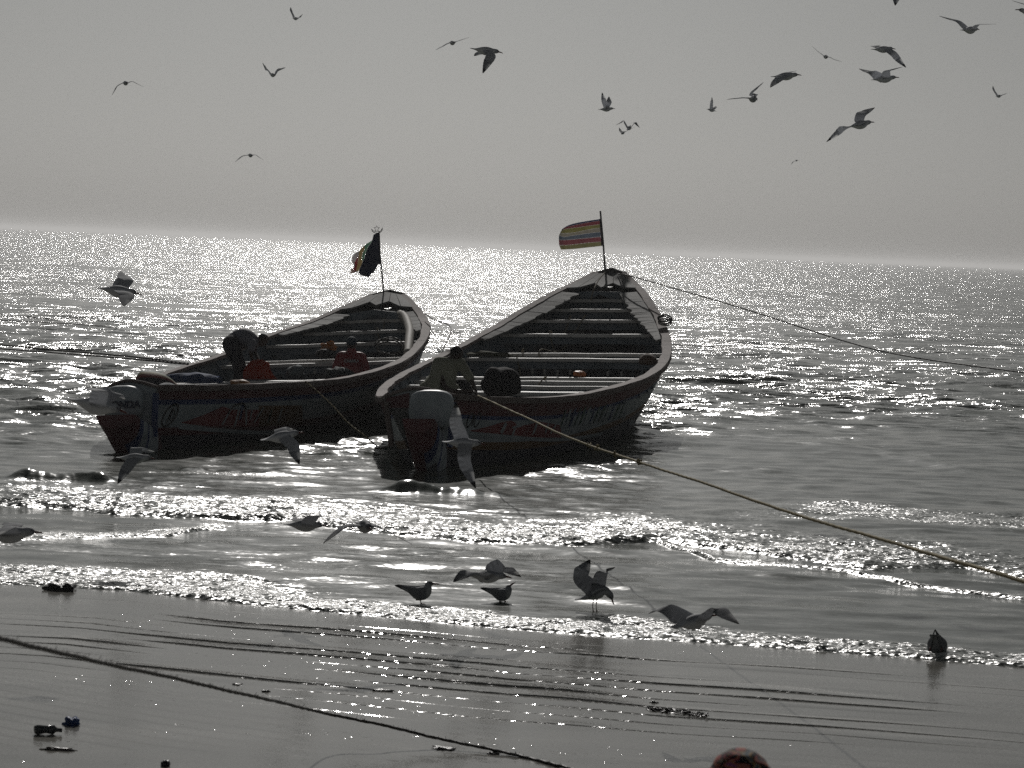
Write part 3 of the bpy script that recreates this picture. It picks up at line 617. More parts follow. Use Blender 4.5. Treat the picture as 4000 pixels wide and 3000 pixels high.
def gull(path, up_, wings, label, scale=1.0, legs=None, group='gulls flying over the boats and the sea', wide_tail=1.0, dark=1.0, billL=.05):
    """path: body line tail -> bill base (world points); wings: list of (wrist, tip, root_chord_scale) world points or 'folded'"""
    P = np.asarray(path, float); up_ = np.asarray(up_, float); n = 12
    L = np.r_[0, np.cumsum(np.linalg.norm(np.diff(P, axis=0), axis=1))]; L /= L[-1]
    sp_ = smoothpts(P, 60) if len(P) > 2 else P[0]+(P[1]-P[0])*np.linspace(0, 1, 60)[:, None]
    l2 = np.r_[0, np.cumsum(np.linalg.norm(np.diff(sp_, axis=0), axis=1))]; l2 /= l2[-1]
    at_ = lambda a: np.array([np.interp(a, l2, sp_[:, k]) for k in range(3)])
    bm = bmesh.new(); rings = []; col = {}
    for a, w_, h_ in zip(RA, RW, RH):
        if a < .15: w_ = w_*wide_tail
        c = at_(a); T = at_(min(1, a+.04))-at_(max(0, a-.04)); T /= np.linalg.norm(T)
        u = up_-T*(T@up_); u /= np.linalg.norm(u); r_ = np.cross(T, u); ring_ = []
        for k in range(n):
            th = math.radians(15+30*k); hh = h_*(1.12 if math.sin(th) < 0 and .35 < a < .75 else 1)
            v = bm.verts.new(c+(r_*math.cos(th)*w_+u*math.sin(th)*hh)*scale)
            cc = HOOD if a > .83 else (WHITE if (math.sin(th) < .35 or a < .33) else GREY); 
            if a > .955: cc = (.2, .2, .22)
            col[v] = (*[x*dark for x in cc], .25 if a < .15 else .04); ring_.append(v)
        rings.append(ring_)
    i0, i1 = 5, 9                            # rings carrying the shoulders
    for i in range(len(rings)-1):
        for k in range(n):
            side = 0 if k == 11 else (5 if k == 5 else None)      # the side faces: right between k=11,0 ; left between 5,6
            if side is not None and i0 <= i < i1 and wings[0 if k == 11 else 1] is not None: continue
            k2 = (k+1) % n; bm.faces.new((rings[i][k], rings[i][k2], rings[i+1][k2], rings[i+1][k]))
    bm.faces.new(rings[0][::-1]); bm.faces.new(rings[-1])
    f = at_(.7)-at_(.5); f /= np.linalg.norm(f); u = up_-f*(f@up_); u /= np.linalg.norm(u); r_ = np.cross(f, u)
    X5 = [0, .2, .45, .75, 1.0]; PT = [.25, 1, .8, .35, .05]; PB = [-.25, -.5, -.35, -.12, -.05]
    for side, wg in enumerate(wings):
        if wg is None: continue
        kt, kb = (0, 11) if side == 0 else (5, 6)
        top = [rings[i][kt] for i in range(i1, i0-1, -1)]; bot = [rings[i][kb] for i in range(i1, i0-1, -1)]
        S_ = sum((np.array(v.co) for v in top+bot), np.zeros(3))/10; sg = 1 if side == 0 else -1
        prev = top+bot[::-1]
        folded = isinstance(wg[0], str)
        if folded:
            lat = r_*sg; base = at_(.74)+lat*.05*scale+u*.012*scale
            pts = [base, at_(.55)+lat*.066*scale+u*.02*scale, at_(.35)+lat*.040*scale+u*.022*scale, at_(.18)+lat*.020*scale+u*.018*scale, at_(-0.0)+lat*.006*scale+u*.016*scale+f*-.02*scale, at_(0)-f*.045*scale-lat*.004*scale+u*(.022)*scale]
            stn = [(0, .085), (1, .10), (2, .085), (3, .05), (4, .028), (5, .006)]; seq = [(pts[i], ch, -u, lat, i/5) for i, ch in stn]; seq = [(q[0], q[1]*scale, q[2], q[3], q[4]) for q in seq]
        else:
            W_, T_ = np.asarray(wg[0], float), np.asarray(wg[1], float); cs = wg[2] if len(wg) > 2 else 1.0
            ctrl = [S_, S_*.5+W_*.5+u*.01*scale, W_, W_*.62+T_*.38, W_*.3+T_*.7, T_]
            NW = 22; sm = smoothpts(ctrl, NW+1); chs = np.interp(np.linspace(0, 8, NW+1), range(9), [.125, .125, .122, .118, .112, .095, .070, .040, .008])*cs*scale; seq = []
            for i in range(1, NW+1):
                d = sm[min(i+1, NW)]-sm[i-1]; d /= np.linalg.norm(d); c = -f-d*(-f@d)
                if np.linalg.norm(c) < .35: c2 = np.cross(d, u)*(-sg); c = c2 if c2@(-f) > -.2 else -c2; c = c-d*(c@d)
                c /= np.linalg.norm(c); nr_ = np.cross(c, d)*sg; 
                if nr_@u < 0 and abs(nr_@u) > .05: nr_ = -nr_
                seq.append((sm[i], chs[i]*(1+(.085 if i % 2 else -.085)*(1 if i > NW*.45 else .35)), c, nr_, i/NW))
        for q_i, (p, ch, c, nr_, fr) in enumerate(seq):
            th_ = (.010*(1-fr)+.0022)*scale; ring_ = []
            for j in list(range(5)): ring_.append(bm.verts.new(p+c*ch*(X5[j]-.28)+nr_*th_*PT[j]))
            for j in list(range(5))[::-1]: ring_.append(bm.verts.new(p+c*ch*(X5[j]-.28)+nr_*th_*PB[j]))
            for j, v in enumerate(ring_):
                if folded: cc = DARK if fr > .62 else GREY; al = .0
                else:
                    cc = DARK if fr > .84 else ((.75, .75, .75) if (fr > .6 and j in (0, 9, 1, 8)) else (GREY if fr > .55 else (.46, .47, .49))); al = .5 if fr < .84 else .1; cc = tuple(x*(1.12 if q_i % 2 else .82) for x in cc) if j in (3, 4, 5, 6) else cc
                col[v] = (*[x*dark for x in cc], al)
            for j in range(10):
                j2 = (j+1) % 10
                try: bm.faces.new((prev[j], prev[j2], ring_[j2], ring_[j]))
                except ValueError: pass
            prev = ring_
        bm.faces.new(prev)
    bmesh.ops.recalc_face_normals(bm, faces=bm.faces[:]); bm.verts.index_update()
    me = bpy.data.meshes.new('body'); bm.to_mesh(me); ca = me.color_attributes.new('tint', 'FLOAT_COLOR', 'POINT')
    arr = np.zeros((len(bm.verts), 4), np.float32)
    for v, c_ in col.items(): arr[v.index] = c_
    ca.data.foreach_set('color', arr.reshape(-1)); bm.free()
    me.materials.append(GM); me.polygons.foreach_set('use_smooth', [True]*len(me.polygons))
    root = thing('gull', tuple(at_(.5)), label, 'gull', group)
    ob = bpy.data.objects.new('body', me); link(ob); sd_ = ob.modifiers.new('smooth', 'SUBSURF'); sd_.levels = 1; sd_.render_levels = 1; adopt(ob, root)
    # bill and eyes
    e = at_(1.0); T = at_(1.0)-at_(.95); T /= np.linalg.norm(T); uu = u-T*(T@u); uu /= np.linalg.norm(uu)
    V, Fc = [], []; tube(V, Fc, [e-T*.012*scale, e+T*billL*.35*scale, e+T*billL*.7*scale-uu*.001, e+T*billL*scale-uu*.006*scale], np.array([.0095, .0075, .006, .0015])*scale, n=6); adopt(mesh('bill', V, Fc, BM), root)
    rr_ = np.cross(T, uu)
    for sg in (1, -1):
        V, Fc = [], []; c = at_(.93)+rr_*sg*.0235*scale+uu*.008*scale; tube(V, Fc, [c-rr_*sg*.004, c+rr_*sg*.003*scale], .005*scale, n=6); adopt(mesh('eye', V, Fc, EM), root)
    for lg in (legs or []):
        V, Fc = [], []; tube(V, Fc, lg, np.array([.006]+[.0042]*(len(lg)-1)), n=6)
        ft = np.asarray(lg[-1], float); fl = f-np.array([0, 0, 1])*f[2]; fl /= np.linalg.norm(fl); sr = np.array([fl[1], -fl[0], 0])
        b0 = len(V)
        if len(lg) < 4 or lg[-1][2] < .1: V += [ft+fl*-.008, ft+fl*.045+sr*.022, ft+fl*.05, ft+fl*.045-sr*.022, ft+np.array([0, 0, .012])]; Fc += [(b0, b0+1, b0+4), (b0+1, b0+2, b0+4), (b0+2, b0+3, b0+4), (b0+3, b0, b0+4), (b0, b0+3, b0+2, b0+1)]
        adopt(mesh('leg', V, Fc, BM), root)
    return root
BODY, INN, OUT_ = .36, .20, .28
def flying(tail, bill, A, B, label, sa=1, sb=1, sbody=1, D=None, dark=1.0, upv=None, cs=1.0, k=1.0, wide_tail=1.0, group='gulls flying over the boats and the sea'):
    """pixel picture of a bird -> one bird in space; lengths that do not fit the picture plane go into depth.
    A, B: (wrist, tip) of right and left wing; s*: +1 leans away from the viewer, -1 towards"""
    tail, bill = np.array(tail, float), np.array(bill, float); sh = tail+(bill-tail)*.60
    need = [np.linalg.norm(bill-tail)/BODY]
    for wv in (A, B):
        if wv is not None: need += [np.linalg.norm(np.array(wv[0])-sh)/(INN+.03), np.linalg.norm(np.array(wv[1])-np.array(wv[0]))/OUT_]
    s_ = max(need)                           # pixels per metre
    if D is None: D = F/s_*.98
    s_ = F/D
    def deep(p0, z0, p1, Lr, sg): l = np.linalg.norm(np.array(p1)-np.array(p0))/s_; return z0+sg*math.sqrt(max(Lr*Lr-l*l, 0))*.9
    zt, zb = D, deep(tail, D, bill, BODY, sbody); m = (zt+zb)/2; zt, zb = zt+D-m, zb+D-m
    P0, P1 = at(*tail, zt), at(*bill, zb); zs = zt+(zb-zt)*.6
    f = (P1-P0)/np.linalg.norm(P1-P0)
    W = []
    for wv, sg in ((A, sa), (B, sb)):
        if wv is None: W.append(None); continue
        zw = deep(sh, zs, wv[0], INN, sg); ztip = deep(wv[0], zw, wv[1], OUT_, sg); W.append([at(*wv[0], zw), at(*wv[1], ztip), cs])
    u_ = np.array(upv if upv is not None else (0, 0, 1.0), float)
    u_ = u_-f*(f@u_); u_ /= np.linalg.norm(u_); r_ = np.cross(f, u_); mid = P0+(P1-P0)*.6
    # put the wings on the sides they belong to
    if W[0] is not None and W[1] is not None and (W[0][0]-mid)@r_ < (W[1][0]-mid)@r_: W = W[::-1]
    elif W[1] is None and W[0] is not None and (W[0][0]-mid)@r_ < 0: W = W[::-1]
    elif W[0] is None and W[1] is not None and (W[1][0]-mid)@r_ > 0: W = W[::-1]
    # bring the body belly/back offset into the path a little so it is not a straight stick
    pth = [P0, P0+(P1-P0)*.35-u_*.004, P0+(P1-P0)*.65-u_*.006, P0+(P1-P0)*.88+u_*.004, P1-f*.0]
    return gull(pth, u_, W, label, scale=k, dark=dark, wide_tail=wide_tail, group=group)
SKY_G = 'gulls wheeling in the grey sky'; LOW_G = 'gulls flying low over the surf and the boats'
fly = [
 ((1143,71),(1164,72),((1141,48),(1136,28)),((1172,68),(1183,55)),'tiny dark gull at top left with one wing held straight up',1,-1,1,{}),
 ((1055,289),(1074,294),((1041,268),(1025,245)),((1087,276),(1116,264)),'small gull left of centre with wings raised in a wide V',1,-1,-1,{}),
 ((484,322),(496,324),((458,337),(437,373)),((519,319),(562,340)),'leftmost gull in the sky, wings arched downward',-1,1,-1,{}),
 ((971,603),(984,608),((946,611),(918,633)),((1000,606),(1031,627)),'small gull low above the left horizon with a shallow arched wing line',-1,1,-1,{}),
 ((1757,165),(1775,167),((1732,180),(1701,196)),((1790,160),(1835,145)),'thin pale gull gliding beside the big gull at top centre',-1,1,-1,{}),
 ((1836,188),(1950,203),((1926,222),(1886,287)),((1893,205),(1853,219)),'big white-backed gull at top centre, near wing pointing down',-1,1,1,dict(cs=1.05)),
 ((2335,427),(2396,424),((2365,398),(2352,361)),((2384,400),(2379,377)),'dark gull with raised wings in mid sky above the striped flag',-1,1,1,{}),
 ((2452,508),(2462,492),((2436,472),(2405,489)),((2482,478),(2499,499)),'gull with drooping wing tips, upper bird of an overlapping pair',-1,-1,1,{}),
 ((2440,512),(2428,523),((2422,512),(2418,498)),((2455,508),(2483,494)),'pale gull half hidden, lower bird of an overlapping pair',1,1,-1,{}),
 ((2799,434),(2765,427),((2777,404),(2781,379)),((2790,420),(2796,414)),'small dark gull facing left with one wing straight up',-1,1,1,{}),
 ((2922,381),(2955,388),((2885,384),(2838,389)),((2940,362),(2983,321)),'gull banking with one wing level and one raised to the right',1,-1,1,{}),
 ((3010,299),(3117,292),((3048,312),(3009,342)),((3078,284),(3112,276)),'gull flying right, near wing swept back and down, right of centre',-1,1,1,{}),
 ((3220,216),(3230,224),((3197,203),(3170,179)),((3257,232),(3289,242)),'gull seen edge on as a thin slanting line of wings',1,-1,-1,{}),
 ((3402,192),(3488,190),((3497,209),(3540,264)),((3420,180),(3440,176)),'gull whose broad near wing hangs down to the right',-1,1,1,dict(cs=1.1)),
 ((3402,312),(3500,302),((3470,278),(3527,261)),((3410,282),(3355,268)),'gull just below the bird with a hanging wing, bill to the right',-1,1,1,{}),
 ((3755,117),(3818,114),((3825,96),(3893,94)),((3742,82),(3667,62)),'gull near the top right corner with long level wings',-1,1,1,{}),
 ((3307,495),(3403,477),((3372,449),(3418,420)),((3300,504),(3228,555)),'largest gull in the sky, long wings spread along a diagonal',1,-1,1,dict(cs=1.0)),
 ((3890,376),(3910,374),((3885,355),(3879,336)),((3920,370),(3936,363)),'small gull near the right edge with a lifted left wing',1,1,1,{}),
 ((3106,628),(3114,626),((3098,634),(3090,643)),((3116,625),(3125,627)),'tiny distant gull lowest in the right half of the sky',-1,1,1,{}),
 ((3455,-75),(3560,-68),((3512,-20),(3497,22)),((3540,-100),(3560,-150)),'gull mostly above the top edge, only a dark wing tip showing',-1,1,1,{}),
 ((4080,60),(3979,38),((4010,20),(3952,2)),((4060,80),(4090,120)),'gull cut off by the top right corner',-1,1,1,{}),
]
for t_, b_, A_, B_, lab, sa, sb, sB, kw in fly: flying(t_, b_, A_, B_, lab, sa, sb, sB, group=SKY_G, dark=1.5, **kw)
low = [
 ((376,1123),(535,1145),((510,1155),(483,1197)),((505,1095),(472,1058)),'gull with blurred pale wings over the glittering sea at far left',-1,1,1,dict(cs=1.15, dark=1.25)),
 ((256,1555),(470,1603),((405,1528),(322,1519)),((460,1540),(489,1563)),'large pale gull flying past the stern lettering of the left boat',-1,1,1,dict(cs=.92, dark=1.25)),
 ((451,1787),(590,1789),((512,1822),(460,1891)),((545,1750),(620,1770)),'gull below the left stern with its dark near wing hanging down',-1,1,1,dict(dark=1.15)),
 ((1016,1720),(1168,1690),((1155,1738),(1170,1814)),((1107,1672),(1152,1679)),'white fan tailed gull in front of the left boat side, wing curving down',-1,1,1,dict(dark=1.3, wide_tail=1.6)),
 ((1726,1725),(1880,1733),((1793,1655),(1783,1571)),((1825,1800),(1859,1908)),'gull showing both long wings vertically before the right boat stern',-1,-1,1,dict(dark=1.15, wide_tail=1.7, cs=1.05)),
 ((-90,2092),(138,2078),((40,2062),(-30,2100)),((70,2050),(20,2040)),'gull head and shoulders entering at the left edge above the surf',-1,1,1,dict(dark=1.1)),
 ((1104,2047),(1262,2052),((1238,2018),(1305,2013)),((1180,2030),(1150,2022)),'small dark gull low over the foam, left of a diving gull',-1,1,1,dict(dark=.9)),
 ((1400,2040),(1445,2062),((1345,2060),(1262,2124)),((1490,2064),(1611,2127)),'gull seen head on with both dark wings bent down over the foam',-1,1,-1,dict(dark=.8, cs=1.1)),
 ((1812,2245),(1978,2252),((1845,2238),(1771,2274)),((1985,2218),(2036,2254)),'gull gliding just over the two standing gulls with curved wings',-1,1,1,dict(dark=1.0, cs=1.1)),
 ((2622,2452),(2782,2404),((2600,2372),(2536,2397)),((2815,2376),(2888,2438)),'gull with spread downcurved wings skimming the foam at right',1,-1,1,dict(dark=1.0, cs=1.1, wide_tail=1.3)),
]
for t_, b_, A_, B_, lab, sa, sb, sB, kw in low: flying(t_, b_, A_, B_, lab, sa, sb, sB, group=LOW_G, **kw)
ST_G = 'gulls standing at the water edge'
def standing(path_px, feet, wings, label, lift=None, u_=(0, 0, 1), dark=.8, scale=1.0, D=None, legtop=.42, depth=None):
    g = gnd(*feet[0], .01); D = g[1]; P = [at(x, y, D+(0 if depth is None else depth*i)) for i, (x, y) in enumerate(path_px)]
    c = sum(P)/len(P); lg = []
    hipc = P[1]*.5+P[2]*.5
    for i, fpx in enumerate(feet):
        ft = gnd(*fpx, .012); hp = np.array([ft[0], D, hipc[2]-.03]); ft = np.array([ft[0], D+(.02 if i else 0), ft[2]])
        lg.append([hp, hp*.5+ft*.5+np.array([-.006, 0, 0]), ft])
    if lift: lg.append([at(*q, D-.01) for q in lift])
    W = []
    for wv in wings: W.append(['folded'] if wv == 'f' else [at(*wv[0], D+wv[2]), at(*wv[1], D+wv[3]), wv[4]])
    return gull(P, u_, W, label, legs=lg, dark=dark, group=ST_G, scale=scale)
standing([(1566,2290),(1600,2307),(1640,2318),(1668,2305),(1675,2282),(1692,2280)], [(1644,2360)], ['f','f'], 'leftmost standing gull, one leg lifted and head level', scale=1.22, lift=[(1635,2336),(1628,2341),(1636,2345),(1626,2345)])
standing([(1898,2302),(1925,2315),(1955,2322),(1982,2314),(1988,2293),(1994,2287)], [(1952,2353),(1972,2353)], ['f','f'], 'small hunched gull standing in shallow water under the gliding gull', scale=1.15)
standing([(2243,2342),(2285,2335),(2330,2315),(2360,2305),(2384,2325),(2391,2342)], [(2317,2390),(2330,2388)], [((2281,2252),(2306,2186),.06,.1,1.15),((2362,2238),(2404,2215),-.08,-.12,1.0)], 'gull standing with wings raised and head bent down to feed', scale=1.12)
standing([(3653,2478),(3656,2500),(3660,2520),(3661,2532),(3662,2545),(3663,2556)], [(3634,2561),(3677,2561)], ['f','f'], 'rightmost standing gull seen from behind, head down, tail up', depth=.06, scale=1.25, dark=.5)
#PART4

# ------------------------------------------------------------------ flags
def polez(): pass
def flag_root(name, loc, label, group=None): return thing(name, loc, label, 'flag', group)
# striped flag on the right boat
DB = 57.2
p0 = HL2.loc(.992, 0.0, float(HL2.Z(1))-.15)
fr = flag_root('flag', p0, 'striped flag of blue, red, yellow and white bands flying from the right bow')
V, Fc = [], []; tube(V, Fc, smoothpts([p0, at(2365, 1060, p0[1]), at(2357, 960, p0[1]), at(2345, 824, p0[1])], 12), [.021]*6+[.018]*6, n=8)
adopt(mesh('pole', V, Fc, mat('grey_pole', (.12, .11, .11), rough=.6)), fr)
def reg6(x, y): return (2100+x*.2411, 800+y*.2411)
bnd = [[(1025, 228), (800, 262), (600, 300), (480, 340), (400, 392), (385, 410)],
       [(1025, 255), (800, 288), (620, 325), (500, 348), (425, 385), (395, 408)],
       [(1020, 315), (800, 345), (640, 368), (500, 382), (430, 398), (385, 418)],
       [(1020, 370), (830, 400), (700, 430), (560, 452), (450, 460), (362, 458)],
       [(1018, 440), (860, 455), (700, 480), (560, 500), (440, 520), (345, 500)],
       [(1018, 520), (850, 535), (700, 548), (560, 562), (440, 570), (342, 570)],
       [(1030, 600), (850, 612), (700, 628), (560, 645), (440, 655), (350, 655)],
       [(1052, 665), (850, 688), (700, 705), (560, 718), (450, 724), (378, 727)]]
fcol = [('flag_dark_blue', (.07, .08, .16)), ('flag_red', (.34, .09, .11)), ('flag_olive_yellow', (.36, .33, .12)), ('flag_off_white', (.48, .44, .36)), ('flag_slate_blue', (.20, .24, .30)), ('flag_red_lower', (.38, .12, .14)), ('flag_yellow', (.38, .35, .17))]
BD = [smoothpts([reg6(*q) for q in b_], 26) for b_ in bnd]
for i in range(7):
    V, Fc = [], []; rows_ = 3; 
    for c in range(26):
        for r_i in range(rows_):
            g_ = .012+.976*r_i/(rows_-1); x, y = BD[i][c]*(1-g_)+BD[i+1][c]*g_; u_ = c/25; v_ = (i+g_)/7
            V.append(at(x, y, p0[1]-.0+u_*.28+.045*math.sin(u_*11+v_*2.5)*u_**.5+.02*math.sin(u_*23+v_*6)))
        if c:
            for r_i in range(rows_-1): a = (c-1)*rows_+r_i; Fc.append((a, a+rows_, a+rows_+1, a+1))
    adopt(mesh('stripe', V, Fc, cloth(*fcol[i], trans=.34)), fr)
V, Fc = [], []
for k, y in enumerate(np.linspace(228, 665, 8)): x = 1025+(y-228)/437*30; V += [at(*reg6(x+4, y), p0[1]-.012), at(*reg6(x-24, y), p0[1]-.014)]
Fc = [(2*i, 2*i+1, 2*i+3, 2*i+2) for i in range(7)]; adopt(mesh('hem', V, Fc, cloth('flag_hem', (.10, .07, .09), .2)), fr)
# dark flag on the left boat
p1 = HL1.loc(.985, -.02, float(HL1.Z(1))-.1); D1 = p1[1]
f1 = flag_root('flag', p1, 'tattered dark flag under a wire crescent and star on the left bow')
def r5(x, y): return (1300+x*.2411, 850+y*.2411)
V, Fc = [], []; tube(V, Fc, smoothpts([p1]+[at(*r5(x, y), D1) for x, y in ((825, 1300), (815, 1100), (785, 800), (765, 600), (756, 400), (750, 225))], 24), .016, n=7)
adopt(mesh('pole', V, Fc, mat('bent_iron_pole', (.10, .09, .09), rough=.5)), f1)
def patch(name, m, poly, dz, seed):
    bm = bmesh.new(); f_ = bm.faces.new([bm.verts.new((x, -y, 0)) for x, y in poly]); bmesh.ops.triangulate(bm, faces=[f_])
    for _ in range(2): bmesh.ops.subdivide_edges(bm, edges=bm.edges[:], cuts=1)
    V = []
    for v in bm.verts: x, y = v.co.x, -v.co.y; V.append(at(*r5(x, y), D1+dz+.05*math.sin((x+y*.35)*.022+seed)+.0006*(750-x)))
    bm.verts.index_update(); Fc = [tuple(v.index for v in g_.verts) for g_ in bm.faces]; bm.free(); adopt(mesh(name, V, Fc, m), f1)
patch('dark_cloth', cloth('flag_navy_cloth', (.025, .03, .055), .15), [(752, 245), (690, 262), (660, 275), (652, 310), (640, 362), (625, 400), (585, 460), (560, 505), (545, 545), (520, 600), (516, 650), (490, 700), (465, 760), (430, 835), (428, 862), (415, 900), (450, 925), (500, 945), (515, 915), (532, 898), (560, 893), (556, 925), (592, 966), (610, 925), (628, 905), (668, 892), (672, 868), (700, 830), (718, 785), (735, 755), (775, 752), (768, 620), (760, 560), (757, 400)], 0, 0)
patch('green_stripe', cloth('flag_green_cloth', (.16, .34, .22), .55), [(640, 365), (600, 392), (545, 425), (510, 455), (516, 520), (480, 590), (470, 650), (480, 700), (492, 698), (514, 650), (518, 600), (543, 545), (558, 505), (583, 460), (622, 402)], .01, .3)
patch('tan_stripe', cloth('flag_tan_cloth', (.50, .36, .16), .55), [(512, 452), (460, 500), (430, 545), (422, 600), (418, 650), (400, 745), (388, 810), (376, 862), (420, 872), (430, 832), (465, 758), (488, 700), (478, 700), (468, 650), (478, 590), (514, 520)], .02, .6)
patch('red_stripe', cloth('flag_red_cloth', (.36, .05, .05), .4), [(428, 590), (395, 650), (365, 700), (345, 742), (368, 768), (345, 805), (312, 832), (345, 850), (352, 880), (376, 860), (388, 808), (400, 745), (416, 650), (421, 600)], .03, .9)
patch('pale_stripe', cloth('flag_pale_cloth', (.44, .40, .40), .55), [(430, 545), (370, 572), (330, 610), (308, 650), (308, 700), (325, 750), (345, 742), (364, 700), (394, 650), (427, 590)], .02, 1.2)
patch('frayed_tail', cloth('flag_frayed_cloth', (.46, .32, .27), .6), [(310, 832), (280, 845), (300, 870), (262, 905), (330, 898), (415, 870), (378, 862), (352, 880), (344, 850)], .03, 1.5)
wm = mat('black_wire', (.02, .02, .02), rough=.5)
V, Fc = [], []; tube(V, Fc, smoothpts([at(*r5(x, y), D1) for x, y in ((628, 182), (640, 215), (668, 240), (712, 252), (765, 240), (795, 210), (804, 162))], 20), [.003]+[.008]*18+[.003], n=5)
tube(V, Fc, smoothpts([at(*r5(x, y), D1) for x, y in ((628, 182), (655, 212), (690, 226), (735, 226), (775, 215), (804, 162))], 20), .005, n=5); adopt(mesh('crescent', V, Fc, wm), f1)
V, Fc = [], []; st = []
for k in range(11): a = -math.pi/2+k*math.pi/5; rr_ = 48 if k % 2 == 0 else 21; st.append(at(*r5(711+rr_*math.cos(a), 178+rr_*math.sin(a)), D1))
for a, b in zip(st[:-1], st[1:]): tube(V, Fc, [a, b], .0045, n=5)
tube(V, Fc, [at(*r5(711, 222), D1), at(*r5(715, 232), D1)], .005, n=5); adopt(mesh('star', V, Fc, wm), f1)

# ------------------------------------------------------------------ ropes
ROPE = mat('hemp_rope', (.22, .18, .11), (.11, .09, .055), rough=.8, scale=30); DROPE = mat('dark_wet_rope', (.07, .062, .05), (.035, .032, .028), rough=.6, scale=30); YROPE = mat('yellowish_rope', (.36, .29, .13), (.2, .16, .08), rough=.8, scale=30)
def rope(pts, r_, m, label, n=None, frays=0, group=None, knots=()):
    P = smoothpts(pts, n or 160) if len(pts) > 2 else np.array([np.array(pts[0])+(np.array(pts[1])-np.array(pts[0]))*t for t in np.linspace(0, 1, 160)])
    L = np.linalg.norm(np.diff(P, axis=0), axis=1).sum(); V, Fc = [], []; k = max(len(P), min(int(L/.05), 420)); P = smoothpts(P, k)
    P = P+np.array([[0, 0, .0015*math.sin(i*.13)+.0008*math.sin(i*.41)] for i in range(len(P))])
    tube(V, Fc, P, r_, n=9, tw=55, lobes=3); rr = random.Random(len(P)); 
    for _ in range(frays):
        i = rr.randrange(len(P)); d = Vector((rr.uniform(-1, 1), rr.uniform(-1, 1), rr.uniform(.1, 1))).normalized(); a = P[i]; b = a+np.array(d)*r_*rr.uniform(1.6, 3.2); tube(V, Fc, [a, b], r_*.14, n=3)
    for kt in knots:
        i = int(kt*(len(P)-1)); c = P[i]
        tube(V, Fc, smoothpts([c+np.array([rr.uniform(-1, 1), rr.uniform(-1, 1), rr.uniform(-1, 1)])*r_*2.6 for _ in range(9)], 40), r_*.7, n=6)
    o = mesh('rope', V, Fc, m); return tag(o, label, 'rope', group)
# foreground rope: comes down from the left to the sand
fg = [(-260, 2432, 8.2), (0, 2492, 9.3), (241, 2553, 10.4), (482, 2606, 11.7), (723, 2659, 13.2), (1000, 2722, 15.2)]
pts = [at(x, y, d) for x, y, d in fg]
for x, y in ((1241, 2779), (1482, 2830), (1723, 2886), (2000, 2946), (2180, 2990), (2330, 3040)):
    g = on_beach(x, y); f_ = 0
    k = {1241: .34, 1482: .22, 1723: .13}.get(x, sand_z(g[0], g[1])+.012); D = (H-k)/(-ray(x, y)[2]); pts.append(at(x, y, D))
rope(pts, .0095, DROPE, 'thick dark rope slanting across the wet sand in the foreground', n=320, frays=260)
# mooring line of the right boat to the beach at right
stn_ = HL2.pt(.03, 1, 0)+np.array([.1, -.12, .02])
ml = [at(1868, 1546, stn_[1])]+[at(x, y, d) for x, y, d in ((2049, 1628, 36.0), (2230, 1712, 32.5), (2469, 1796, 28.6), (2760, 1890, 24.6), (3074, 1998, 21.4), (3540, 2135, 17.6), (4000, 2270, 14.7), (4300, 2350, 13.2))]
rope(ml, .0115, YROPE, 'long mooring rope from the right boat stern to the beach at right', n=400, frays=60, knots=(.29, .31, .345, .39))
rope([at(1194, 1490, 46.0), at(1286, 1572, 45.6), at(1358, 1650, 45.2), at(1430, 1707, 44.8), gnd(1500, 1768, -.05)], .011, YROPE, 'yellowish rope running from the left boat gunwale down into the water', frays=10)
bw = HL2.loc(.985, .2, float(HL2.Z(.985))+.06)
rope([bw, at(2477, 1082, 56), at(2893, 1202, 53), at(3435, 1369, 50), at(4000, 1456, 47), at(4500, 1530, 44)], .012, DROPE, 'thin anchor rope running right from the bow of the right boat', n=200)
rope([at(1661, 1226, 56.2), at(1699, 1250, 55), at(1762, 1284, 53.5), HL2.pt(.62, -1, .02)], .012, DROPE, 'short dark rope tying the left bow to the right boat')
rope([at(735, 1421, 45.5), at(560, 1398, 47), at(380, 1381, 50), at(200, 1366, 53), at(0, 1346, 58), at(-300, 1320, 66)], .016, DROPE, 'upper dark rope leading left off the left boat across the glitter', group='pair of ropes running left from the left boat')
rope([at(735, 1423, 45.4), at(560, 1406, 46.5), at(380, 1391, 49), at(200, 1377, 52), at(0, 1362, 56), at(-300, 1340, 64)], .014, DROPE, 'lower dark rope of the pair leading left off the left boat', group='pair of ropes running left from the left boat')
rope([at(-100, 1246, 90), at(150, 1258, 86), at(320, 1268, 82), gnd(470, 1283, -.02)], .015, DROPE, 'faint thin rope just above the sea at the far left')
def th_pt(hl, t, latf, dz=.02): return hl.loc(t, latf*float(hl.B(t)), float(hl.Z(t))-.16+dz)
def drape(hl, t0, t1, lf0, lf1, label, m=ROPE, r_=.012):
    a = th_pt(hl, t0, lf0, .02); b = th_pt(hl, t1, lf1, .02); mid = (a+b)/2-np.array([0, 0, .28]); c = a+np.array([.03, 0, .05]); d = b+np.array([-.05, 0, .03])
    rope([a-np.array([.05, -.1, .12]), c, mid, d, b-np.array([-.04, .1, .35])], r_, m, label, n=60, frays=8)
drape(HL2, st2[2], st2[3], -.28, -.33, 'brown rope sagging between two thwarts of the right boat, left one')
drape(HL2, st2[2], st2[4], -.08, -.22, 'brown rope hung over three thwarts in the middle of the right boat')
drape(HL2, st2[4], st2[5], -.42, -.38, 'short rope looped round the middle thwarts of the right boat')
drape(HL2, st2[7], st2[9], .1, -.12, 'rope lying across the near thwarts of the right boat')
drape(HL1, st1[1], st1[2], .2, .25, 'rope hanging from a thwart in the left boat')
